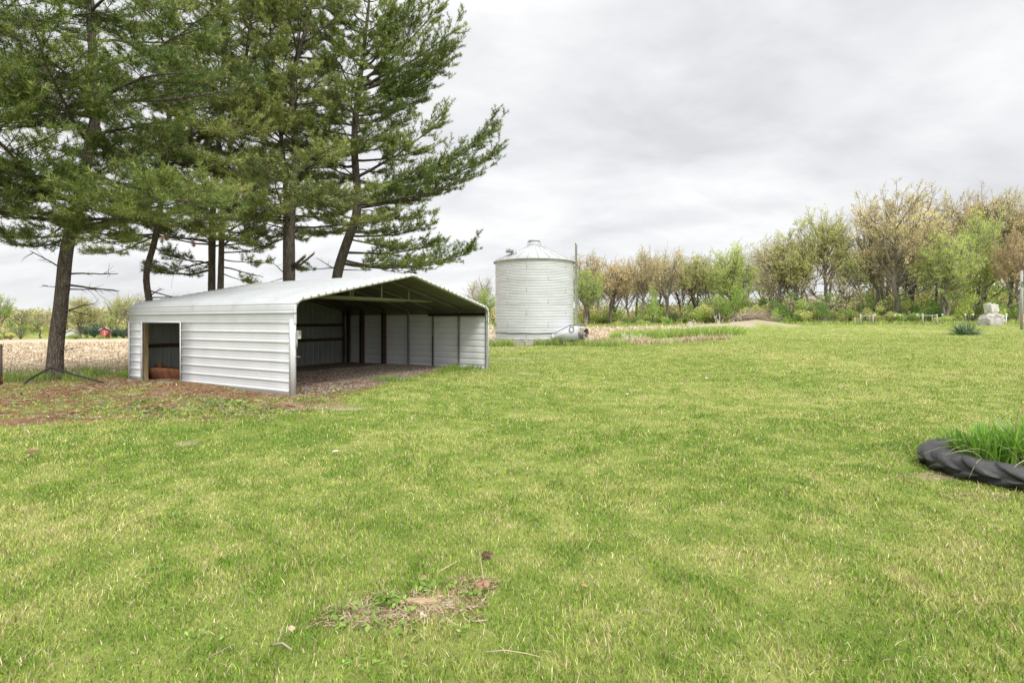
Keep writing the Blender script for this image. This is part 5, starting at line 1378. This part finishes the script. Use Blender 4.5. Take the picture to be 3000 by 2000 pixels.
SHR = [(1845, 108, 3.6, 2.6, 'dark', 'dark green bush under the tan trees across the stubble strip'), (1870, 107, 4, 2.0, 'green', 'low green bush at the foot of the pale trunk'), (1908, 112, 4.5, 6.5, 'green', 'tall green sapling bush between the sparse trees'), (1962, 107, 4.2, 2.2, 'green', 'rounded light green bush beneath the vase shaped tree'),
  (2085, 108, 6.5, 6.2, 'olive', 'tall olive thicket beside the yellow green maple'), (2115, 106, 7, 5.8, 'green', 'dense green thicket behind the dry stalks of the mound'), (2195, 104, 6.0, 7.2, 'green', 'deep green bush leaning on the yellow green maple'), (2235, 98, 6.5, 5.2, 'olive', 'mixed olive bush right behind the brush pile'), (2280, 93, 6, 4.2, 'dark', 'dark bush past the end of the brush pile'), (2325, 90, 6, 5.0, 'green', 'bushy green shrub at the foot of the leaning tree'),
  (2372, 86, 5, 3.6, 'olive', 'olive bush low down near the foot of the twisted tree'), (2402, 84, 5.4, 3.8, 'dark', 'glossy dark bush behind the fallen log'), (2470, 85, 4, 2.8, 'olive', 'olive bush between the fallen log and the first fence brace'), (2496, 88, 4, 3.8, 'green', 'green bush over the lone fence post'),
  (2545, 84, 4.5, 3.0, 'olive', 'olive scrub inside the first fence brace'), (2605, 82, 4, 2.4, 'olive', 'scrub left of the great oak trunk'.replace('left of', 'beside')), (2655, 80, 4.4, 2.6, 'green', 'light green scrub at the roots of the great oak'), (2690, 84, 5, 3.6, 'dark', 'dark shrub behind the second fence brace'),
  (2735, 86, 5.4, 4.2, 'dark', 'deep green shrub in the shade past the second fence brace'), (2782, 76, 3.4, 1.9, 'lime', 'small lime shrub by the white capped posts'), (2835, 80, 5, 4.4, 'lime', 'bright shrub behind the yucca'), (2880, 82, 6.2, 4.8, 'lime', 'large bright shrub behind the stacked boulders'), (2935, 84, 6, 4.6, 'green', 'green shrub between the boulders and the metal pole'), (2985, 80, 5, 4.2, 'green', 'green shrub at the foot of the rusty orange tree'), (3045, 80, 5.5, 4.5, 'olive', 'olive shrub at the picture edge by the metal pole'),
  (30, 138, 6, 3, 'olive', 'scrub at the far edge of the stubble near the picture edge'), (60, 142, 6.5, 4.6, 'dark', 'ivy covered dark stump across the stubble'), (222, 141, 5, 1.8, 'green', 'green bush in front of the far white building'), (255, 160, 9, 5.2, 'blue', 'blue green evergreen clump beyond the split trunk'), (276, 164, 9, 5.8, 'blue', 'taller blue green evergreen clump next to the red barn'), (316, 140, 4, .9, 'green', 'low bush before the red barn'), (362, 146, 6, 4.4, 'blue', 'dark evergreen bush at the corner of the shed'), (290, 140, 3, 1.1, 'green', 'small bush at the corner of the red barn')]
for k, (px, Y, w_, h_, lfk, lab) in enumerate(SHR): put_shrub(px, Y, w_, h_, lfk, lab, None, k)
for k in range(26):
    px = 1705 + k * 50 + random.uniform(-15, 15); Y = np.interp(px, [1700, 2200, 2500, 3000], [122, 112, 98, 92]) + random.uniform(0, 5)
    put_shrub(px, Y, random.uniform(5, 8), random.uniform(2.5, 5.5), ('olive', 'lime', 'green', 'olive', 'lime', 'dark')[k % 6], 'wild scrub growing among the trunks inside the wood', 'scrub among the trunks', k)

# the far wood that reads as one mass
def far_wood():
    L = []; r2 = np.random.default_rng(300); Wd = []
    def blob(x, y, w_, h_, n, col, sz, bottom=0.):
        z0 = Hs(x, y)
        d = nrm(r2.normal(size=(n, 3))); p = d * (r2.random(n) ** .4)[:, None] * [w_ / 2, w_ / 2, h_ * (1 - bottom) / 2] + [x, y, z0 + h_ * bottom + h_ * (1 - bottom) / 2]
        dn = nrm(r2.normal(size=(n, 3))); sn = nrm(np.cross(dn, r2.normal(size=(n, 3)))); s_ = (sz * r2.uniform(.4, 1.3, n))[:, None]
        V = np.stack([p - dn * s_ * .6, p + sn * s_ * .45, p + dn * s_ * .6, p - sn * s_ * .45], 1).reshape(-1, 3)
        c = np.array(col) * (r2.uniform(.7, 1.3, n))[:, None]
        L.append((V, [np.arange(n)[:, None] * 4 + np.arange(4)[None]], np.repeat(c, 4, 0)))
        P = np.array([[x, y, z0 - .3], [x + r2.normal(0, .3), y, z0 + h_ * .45], [x + r2.normal(0, .6), y, z0 + h_ * .85]])
        Wd.append((P, np.array([.22, .16, .05]) * h_ / 10))
    cols = [(.52, .44, .22), (.48, .46, .17), (.38, .46, .13), (.56, .50, .26), (.44, .38, .20), (.31, .42, .11)]
    for k in range(210):
        y = r2.uniform(190, 330); x = y * r2.uniform(-1.35, -.55)
        blob(x, y, r2.uniform(7, 12), r2.uniform(8.5, 12.5) * (y / 260) ** .5, 330, cols[k % 6], .75)
    for k in range(330):
        y = r2.uniform(132, 185); u_ = r2.uniform(-.16, 1.25); y *= np.interp(u_, [.3, .65], [1, .78]); x = y * u_
        blob(x, y, r2.uniform(5, 9), r2.uniform(3.5, 7.0) * np.interp(u_, [.3, .75], [1., 1.5]), 260, cols[k % 6], .46)
    for k in range(60):
        y = r2.uniform(145, 175); x = y * r2.uniform(-1.4, -.62)
        if -.86 < x / y < -.74: continue
        blob(x, y, r2.uniform(4, 7), r2.uniform(2.0, 4.5), 220, cols[k % 6], .45)
    V, FS, C = join_meshes(L)
    P = np.array([w_[0] for w_ in Wd]); R = np.array([w_[1] for w_ in Wd]); tv, tq = tubes(P, R, 5)
    tc_ = np.tile(np.array([[.17, .145, .12]]), (len(tv), 1))
    V2, FS2, C2 = join_meshes([(V, FS, C), (tv, [tq], tc_)])
    kind(tag(mk('far_woods', V2, FS2, LEAFRAW, col=C2), 'distant tan and green spring woodland on the horizon', 'woods'), 'stuff')
LEAFRAW = leafmat('far_foliage', None, .3, .7)
far_wood()

# ------------------------------------------------------------------ buildings far across the field
RED = surf('red_barn_paint', (.42, .035, .045), (.52, .06, .07), 3, .7); BW = surf('barn_white_trim', (.66, .65, .63), (.74, .73, .71), 3, .6); BROOF = surf('barn_roof', (.30, .27, .26), (.4, .37, .35), 3, .7)
def house(name, label, px0, px1, py_eave, py_ridge, Y, wallm, depth=7., doors=True, rz=0.):
    x0 = (px0 - CX) / F * Y; x1 = (px1 - CX) / F * Y; xm = (x0 + x1) / 2; w_ = x1 - x0; zb_ = Hs(xm, Y)
    ze = CAMH + (HY - py_eave) / F * Y - zb_; zr = CAMH + (HY - py_ridge) / F * Y - zb_
    root = tag(empty(name, (xm, Y, zb_), rz), label, 'barn' if 'barn' in name else 'building')
    n = [(-w_ / 2, 0), (w_ / 2, 0), (w_ / 2, ze), (0, zr), (-w_ / 2, ze)]
    mb = MB(); V = [(x, 0, z) for x, z in n] + [(x, depth, z) for x, z in n]
    mb.add(V, [np.array([[k, (k + 1) % 5, 5 + (k + 1) % 5, 5 + k] for k in range(5)])]); mb.F.setdefault(5, []).append(np.array([[4, 3, 2, 1, 0], [5, 6, 7, 8, 9]]))
    mb.build('wall', wallm, root)
    rb = MB(); e = .25
    sl_ = (zr - ze) / (w_ / 2)
    for sg in (-1, 1):
        a = np.array([sg * (w_ / 2 + e), -e, ze - e * sl_ + .03]); b = np.array([0, -e, zr + .03])
        V = [a, b, b + [0, depth + 2 * e, 0], a + [0, depth + 2 * e, 0]]; V = V + [v + np.array([0, 0, .1]) for v in V]
        rb.add(V, np.array([[0, 1, 2, 3], [7, 6, 5, 4], [0, 4, 5, 1], [1, 5, 6, 2], [2, 6, 7, 3], [3, 7, 4, 0]]))
    rb.build('roof', BROOF, root)
    tb = MB().bar((-w_ / 2 - e, -e - .03, ze - e * sl_), (0, -e - .03, zr), .1, .16).bar((w_ / 2 + e, -e - .03, ze - e * sl_), (0, -e - .03, zr), .1, .16)
    tb.build('gable_trim', BW, root)
    if doors:
        dr = MB().box((-w_ * .3, -.05, .02), (w_ * .3, -.004, ze * .78)).build('door', wallm, root)
        MB().box((-w_ * .32, -.075, ze * .78), (w_ * .32, -.006, ze * .84)).bar((-w_ * .3, -.06, .05), (w_ * .3, -.06, ze * .76), .08, .05).box((-.05, -.07, .02), (.05, -.052, ze * .77)).build('door_trim', BW, dr)
    return root
house('red_barn', 'small red gabled barn on the far side of the stubble field', 295, 319, 966, 958.5, 147, RED, rz=.66)
house('white_building', 'low white building half hidden behind the far trees', 192, 226, 973, 964, 149, BW, doors=False, rz=.70)

# ------------------------------------------------------------------ fence, posts, pole
GREYW = surf('grey_weathered_wood', (.28, .265, .24), (.43, .405, .37), 6, .85, bump=.4, stretch=(4, 4, .6))
CAPW = surf('white_post_cap', (.74, .74, .72), (.8, .8, .78), 4, .4); STEEL = surf('dark_fence_steel', (.07, .05, .04), (.15, .11, .09), 7, .7, .3)
def brace(label, px0, px1, Y, leanp):
    a = np.array([(px0 - CX) / F * Y, Y]); b = np.array([(px1 - CX) / F * Y, Y + .3]); za = Hs(*a); zb_ = Hs(*b)
    root = tag(empty('fence_brace', (*a, za)), label, 'fence', 'wooden fence braces')
    d = b - a; h = 1.36
    MB().tube([(0, 0, -.2), (0, 0, h * .6), (0, 0, h + .08)], [.125, .12, .115], 10).build('post', GREYW, root)
    MB().tube([(*d, zb_ - za - .2), (*d, zb_ - za + h)], [.10, .095], 10).build('post', GREYW, root)
    MB().bar((*(d * .03), h - .2), (*(d * .97), zb_ - za + h - .16), .10, .12).build('rail', GREYW, root)
    MB().bar((*(d * leanp + [0, -.16]), h - .22), (*(d * (leanp - .06) + [0, -.3]), .42), .10, .04).build('loose_board', GREYW, root)
    w_ = MB().tube([(0, 0, .15), (*(d * .5), .66), (*d, zb_ - za + 1.1)], .008, 4).tube([(0, 0, 1.1), (*(d * .5), .66), (*d, zb_ - za + .15)], .008, 4).build('brace_wire', STEEL, root)
brace('grey wooden fence brace with a yucca at its foot', 2521, 2562, 71, .68)
brace('grey wooden fence brace with a loose board beside the small lime shrub', 2703, 2750, 69, .60)
x_ = (2505 - CX) / F * 74
pp = tag(empty('fence_post', (x_, 74, Hs(x_, 74))), 'lone short wooden post beside the brace with the yucca', 'post')
MB().tube([(0, 0, -.2), (0, 0, 1.0)], [.09, .085], 9).build('shaft', GREYW, pp)
caps = [(2622, 74, 'thin post with two white insulators under the great oak'), (2636, 73.5, 'thin capped post next to the paired one under the great oak'), (2687, 70, 'thin white capped post just before the second wooden brace'), (2761, 69.5, 'thin white capped post just past the second wooden brace'), (2828, 70, 'thin white capped post with a row of insulators above the yucca'), (2851, 69.5, 'thin white capped post between yucca and boulders'), (2948, 69, 'stout pale post with white cap past the boulders'), (2563, 71.3, 'thin white capped post touching the first wooden brace')]
for px, Y, lab in caps:
    x_ = (px - CX) / F * Y; r_ = tag(empty('electric_fence_post', (x_, Y, Hs(x_, Y))), lab, 'fence post', 'white capped electric fence posts')
    st_ = px == 2948
    MB().tube([(0, 0, -.2), (0, 0, 1.22)], .055 if st_ else .022, 7).build('shaft', CAPW if st_ else STEEL, r_)
    MB().lathe([(.0, 1.20), (.08, 1.20), (.105, 1.25), (.10, 1.33), (.06, 1.37), (.0, 1.38)], 12).build('cap', CAPW, r_, smooth=True)
    for z_ in ((1.0, .72, .45) if px in (2828, 2761) else (.98,) if not st_ else ()): MB().box((-.05, -.06, z_), (.06, -.024, z_ + .09), bev=.01).build('insulator', CAPW, r_)
# pole with a bracket and slanting cable at the picture edge
PX, PY = (2993.5 - CX) / F * 44, 44.
po = tag(empty('metal_pole', (PX, PY, Hs(PX, PY))), 'slim grey metal pole with a slanting cable past the boulders', 'pole')
MB().tube([(0, 0, -.2), (0, 0, 2.4), (-.02, 0, 4.9)], [.11, .10, .09], 12).build('shaft', GALV, po, smooth=True)
MB().box((-.13, -.18, 3.6), (.13, -.08, 4.0), bev=.02).build('bracket', GALV, po)
MB().tube([(-1.15, -.1, 1.92), (.4, .0, 2.52), (2.5, .3, 3.3)], .022, 6).build('cable', GALV, po)
ORG = surf('orange_plastic', (.62, .14, .04), (.72, .20, .06), 4, .5)
cn = tag(empty('traffic_cone', ((2997 - CX) / F * 62, 62, Hs((2997 - CX) / F * 62, 62))), 'orange cone with a pale band behind the metal pole', 'cone')
MB().lathe([(.30, 0.03), (.28, .10), (.10, 1.25), (.06, 1.28), (0, 1.28)], 24).build('body', ORG, cn, smooth=False)
MB().lathe([(.232, .42), (.19, .66)], 24).build('band', CAPW, cn)
MB().box((-.4, -.4, -.03), (.4, .4, .03), bev=.01).build('base', ORG, cn)
# log, mound brush, dead stalks
lg = tag(empty('fallen_log', (*gl(2440, 946.5, 0, 0, 0)[:2], 0)), 'pale fallen log lying in the grass in front of the twisted tree', 'log')
lg.location.z = Hs(lg.location.x, lg.location.y)
MB().tube([(-1.2, .3, .1), (-.2, .05, .17), (.6, 0, .24), (1.4, -.1, .28)], [.11, .13, .15, .13], 9).build('stem', GREYW, lg, smooth=True)
MB().tube([(.7, 0, .3), (1.0, -.3, .55)], [.05, .03], 6).build('branch_stub', GREYW, lg)
l2 = tag(empty('fallen_log', (*gl(2333, 951, 0, 0, 0)[:2], 0)), 'thin grey plank like log at the end of the dirt mound', 'log'); l2.location.z = Hs(l2.location.x, l2.location.y)
MB().tube([(-1.5, .2, .12), (0, 0, .16), (1.4, -.1, .2)], [.08, .09, .07], 8).build('stem', GREYW, l2, smooth=True)
BRUSH = surf('grey_brush_wood', (.24, .18, .13), (.44, .36, .28), 6, .9)
bc_ = MOUND[0][0]
def brush(n, cx, cy_, w_, h_, seed, lmin, lmax, rr=.03):
    r2 = np.random.default_rng(seed); x = cx + r2.normal(0, w_ * .35, n); y = cy_ + r2.normal(0, .6, n); z = H(x, y)
    a = r2.normal(.35, .5, n) + np.where(r2.random(n) < .25, math.pi * .75, 0); l = r2.uniform(lmin, lmax, n)
    P0_ = np.stack([x - np.cos(a) * l / 2, y + r2.normal(0, .3, n), z + r2.random(n) * h_ * .7], -1)
    P = batch_curves(P0_, nrm(np.stack([np.cos(a), r2.normal(0, .3, n), np.abs(np.sin(a)) * .7], -1)), l, 6, r2.uniform(-.5, -.05, n), r2, .15)
    return tubes(P, (rr * r2.uniform(.5, 1.4, n))[:, None] * np.linspace(1, .4, 6)[None], 5)
V, Q = brush(130, bc_[0] + .4, bc_[1] + .8, 2.6, .85, 401, 1.2, 3.2)
tag(mk('brush_pile', V, Q, BRUSH), 'heap of cut grey branches on top of the dirt mound', 'brush pile')
WSTK = surf('bleached_stalk', (.62, .58, .50), (.74, .70, .63), 6, .8)
for k, (px, py, n, hh, lab) in enumerate(((2030, 974, 34, 1.0, 'tangle of bleached white branches in front of the mound'), (2108, 972, 7, 1.9, 'single tall bleached stalk standing before the mound'), (2178, 965, 14, 1.2, 'forked white dead branch upright on the flank of the mound'), (2150, 966, 10, .9, 'small bleached dead bush between the tall stalk and the forked branch'), (1985, 985, 9, .8, 'dead white twigs sticking out of the tall grass strip'), (1845, 998, 14, .7, 'dead white bramble at the near end of the tall grass strip'), (1985, 958, 8, 1.1, 'thin pale dry stems at the far end of the stubble strip'))):
    x, y = gl(px, py, 0, 0, 0)[:2]; r2 = np.random.default_rng(500 + k)
    d = nrm(np.stack([r2.normal(.05, .5 if n > 8 else .22, n), r2.normal(0, .4, n), np.abs(r2.normal(1, .25, n))], -1)); l = hh * r2.uniform(.5, 1.1, n)
    P = batch_curves(np.array([[0, 0, -.02]]) + r2.normal(0, .25 if n > 8 else .08, (n, 3)) * [1.4, 1, 0], d, l, 6, r2.uniform(-.4, .2, n), r2, .25)
    parts = [tubes(P, np.linspace(.03, .012, 6)[None].repeat(n, 0) * (1.2 if n < 9 else 1), 5)]
    ii = np.repeat(np.arange(n), 3); p, tg = at_t(P, ii, r2.uniform(.4, 1, len(ii))); P2 = batch_curves(p, nrm(tg + r2.normal(0, .6, (len(ii), 3))), l[ii] * r2.uniform(.15, .4, len(ii)), 4, np.zeros(len(ii)), r2, .2)
    parts.append(tubes(P2, np.linspace(.014, .006, 4)[None].repeat(len(ii), 0), 4))
    V, FS = merge(parts); tag(mk('dead_shrub', V, FS, WSTK, loc=(x, y, Hs(x, y))), lab, 'dead shrub')
# tall dry reeds behind the mound
tuft_stuff('dry_reeds', 'tall pale dry stalks standing behind the dirt mound', [gl(2095, 955, 5.5, 1.2, 260), gl(2190, 952, 4.5, 1.0, 120), gl(2255, 950, 3, 1, 50)], 1.1, 2.4, DRYS + [(.3, .22, .15)], .035, (.05, .5), cat='reeds')

# ------------------------------------------------------------------ small things in the lawn and by the pine
a = gp(78, 1128); hx = [W3(52, 1140, 13.0), W3(90, 1108, 13.4), W3(148, 1077, 14.2), W3(175, 1083, 14.3), W3(220, 1098, 14.1), W3(262, 1109, 13.9), W3(300, 1119, 13.4)]
ho = tag(MB().tube(hx, .027, 8).build('black_pipe', BLACK, smooth=False), 'bent black plastic pipe propped against the foot of the leaning pine', 'pipe')
mp_ = tag(empty('steel_fence_post', (*gl(4, 1128, 0, 0, 0)[:2], 0)), 'rusty steel fence post at the very edge of the picture by the weeds', 'fence post')
mp_.location.z = Hs(mp_.location.x, mp_.location.y)
MB().box((-.03, -.004, -.1), (.03, .004, 1.02)).box((-.004, -.035, -.1), (.004, -.0042, 1.02)).build('shaft', STEEL, mp_); MB().box((-.05, -.012, .05), (.05, -.0045, .22)).build('anchor_plate', RUST, mp_)
ROT = surf('rotten_pale_wood', (.38, .26, .14), (.62, .48, .28), 9, .9, bump=.8, stretch=(1, 5, 5), c3=(.2, .11, .06), s3=6, f3=(.55, .7))
ROTR = surf('rotten_red_wood', (.28, .15, .085), (.46, .29, .18), 12, .9, bump=.8, c3=(.1, .05, .03), s3=9, f3=(.55, .68))
def chunk(name, label, px, py, L, R, rz, mat, seed, group=None, flat=.6):
    r2 = np.random.default_rng(seed); x, y = gp(px, py)
    n, sds = 9, 11; t = np.linspace(-.5, .5, n); rr = R * (1 - np.abs(t * 2) ** 3 * .6) * r2.uniform(.75, 1.2, n)
    P = np.stack([t * L, r2.normal(0, R * .25, n), np.zeros(n)], -1); V, Q = tubes(P[None], rr[None], sds)
    V = V + r2.normal(0, R * .13, V.shape); V[:, 2] = V[:, 2] * flat + R * flat * .6
    caps_ = np.array([list(range(sds))[::-1]]), np.array([list(range((n - 1) * sds, n * sds))])
    o = mk(name, V, [Q, np.concatenate(caps_)], mat, loc=(x, y, Hs(x, y))); o.rotation_euler = (r2.normal(0, .08), r2.normal(0, .1), rz)
    return tag(o, label, 'wood', group)
chunk('rotten_wood', 'split pale length of rotten wood in the bare patch of the lawn', 1228, 1772, .21, .028, .18, ROT, 601)
chunk('rotten_wood', 'thin pale splinter continuing from the split length of rotten wood', 1272, 1757, .12, .014, .3, ROT, 602)
chunk('rotten_wood', 'crumbling block of reddish rotten wood at the end of the bare patch', 1412, 1733, .07, .035, 1.1, ROTR, 603, flat=.9)
chunk('rotten_wood', 'small red chip next to the crumbling block', 1392, 1735, .045, .02, .2, ROTR, 604)
chunk('rotten_wood', 'upright reddish chip between the splinter and the crumbling block', 1334, 1732, .055, .014, .9, ROTR, 605)
chunk('rotten_wood', 'flat reddish chip nearer the crumbling block', 1362, 1738, .06, .014, .4, ROTR, 606)
chunk('rotten_wood', 'orange brown chip at the end of the thin straight stick', 1241, 1696, .05, .016, .1, ROTR, 607)
chunk('rotten_wood', 'grey white bark curl below the split length of rotten wood', 1236, 1806, .06, .010, 1.9, WSTK, 608)
def stick(label, pxs, r=.004, mat=None, lift=.02, name='stick'):
    P = []
    for (px, py, dz) in pxs:
        x, y = gp(px, py); P.append((x, y, Hs(x, y) + lift + dz))
    o = np.array(P[0]); return tag(MB().tube(np.array(P) - o, np.linspace(r, r * .5, len(P)), 6).build(name, mat or BRUSH), label, 'stick')
PALE = surf('dry_straw', (.42, .34, .2), (.55, .46, .3), 9, .8)
def place(o, pxs, lift=.02):
    x, y = gp(*pxs[0][:2]); o.location = (x, y, Hs(x, y) + lift + pxs[0][2]); return o
for lab, pxs, r in (('thin straight pale stick lying above the bare patch', [(1285, 1688, 0), (1310, 1678, .01), (1340, 1665, .02)], .004), ('forked brown twig in the grass near the bottom edge', [(800, 1908, .0), (828, 1912, .015), (856, 1926, .005)], .006), ('slender upright twig leaning over the forked brown twig', [(812, 1908, 0), (822, 1888, .02), (836, 1868, .05)], .003), ('long pale grass stalk trailing by the bottom edge', [(1420, 1930, .01), (1480, 1932, .02), (1540, 1942, .02), (1590, 1948, .01)], .0025), ('pale stalk standing by the crumbling block of wood', [(1418, 1724, 0), (1411, 1690, .04), (1402, 1660, .09)], .0022), ('grey twig lying in the lawn beyond the bare patch', [(1870, 1790, .0), (1900, 1800, .01), (1930, 1812, .01)], .003), ('short brown twig in the grass near the forked one', [(610, 1945, 0), (650, 1930, .01), (690, 1915, .02)], .003)):
    place(stick(lab, pxs, r, BRUSH if 'pale' not in lab else PALE), pxs)
cn_ = cone_mesh(.085).build('pine_cone', surf('weathered_cone', (.22, .14, .08), (.42, .31, .2), 12, .8)); x, y = gp(1412, 1636); cn_.location = (x, y, Hs(x, y) + .02); cn_.rotation_euler = (1.45, .1, .9); tag(cn_, 'dropped brown pine cone lying in the grass above the bare patch', 'pine cone')
def leaf_(label, px, py, size, col, rz):
    x, y = gp(px, py); n = 9; t = np.linspace(0, 1, n); w_ = np.sin(np.pi * t ** .8) * .32 * (1 + .3 * np.cos(t * 22)); z = .25 * (t - .5) ** 2
    V = np.concatenate([np.stack([t, -w_, z + w_ * .5], -1), np.stack([t, w_ * 0, z], -1), np.stack([t, w_, z + w_ * .4], -1)]) * size
    k = np.arange(n - 1); Q = np.concatenate([np.stack([k, k + 1, n + k + 1, n + k], -1), np.stack([n + k, n + k + 1, 2 * n + k + 1, 2 * n + k], -1)])
    o = mk('fallen_leaf', V, Q, surf('dry_leaf', tuple(c * .8 for c in col), col, 20, .8), loc=(x, y, Hs(x, y) + .05), smooth=True); o.rotation_euler = (.2, -.1, rz); return tag(o, label, 'leaf')
leaf_('pinkish dry leaf lying in the middle of the lawn', 972, 1334, .09, (.62, .45, .38), .3)
leaf_('dark red brown leaf in the grass below the shed litter', 76, 1344, .13, (.18, .07, .05), 1.)
leaf_('tan curled leaf near the forked twig', 854, 1888, .05, (.52, .36, .24), 2.)
leaf_('pale leaf in the open lawn toward the boulders', 2066, 1120, .14, (.5, .46, .38), .5)
leaf_('whitish leaf on the lawn before the grain bin', 1838, 1164, .12, (.5, .46, .38), 1.5)
leaf_('brown leaf by the loose straw on the lawn', 1722, 1745, .045, (.40, .24, .13), 2.5)
leaf_('bluish scrap lying by the front corner of the shed', 889, 1144, .10, (.24, .28, .55), .2)
print('objects', len(COL.objects))
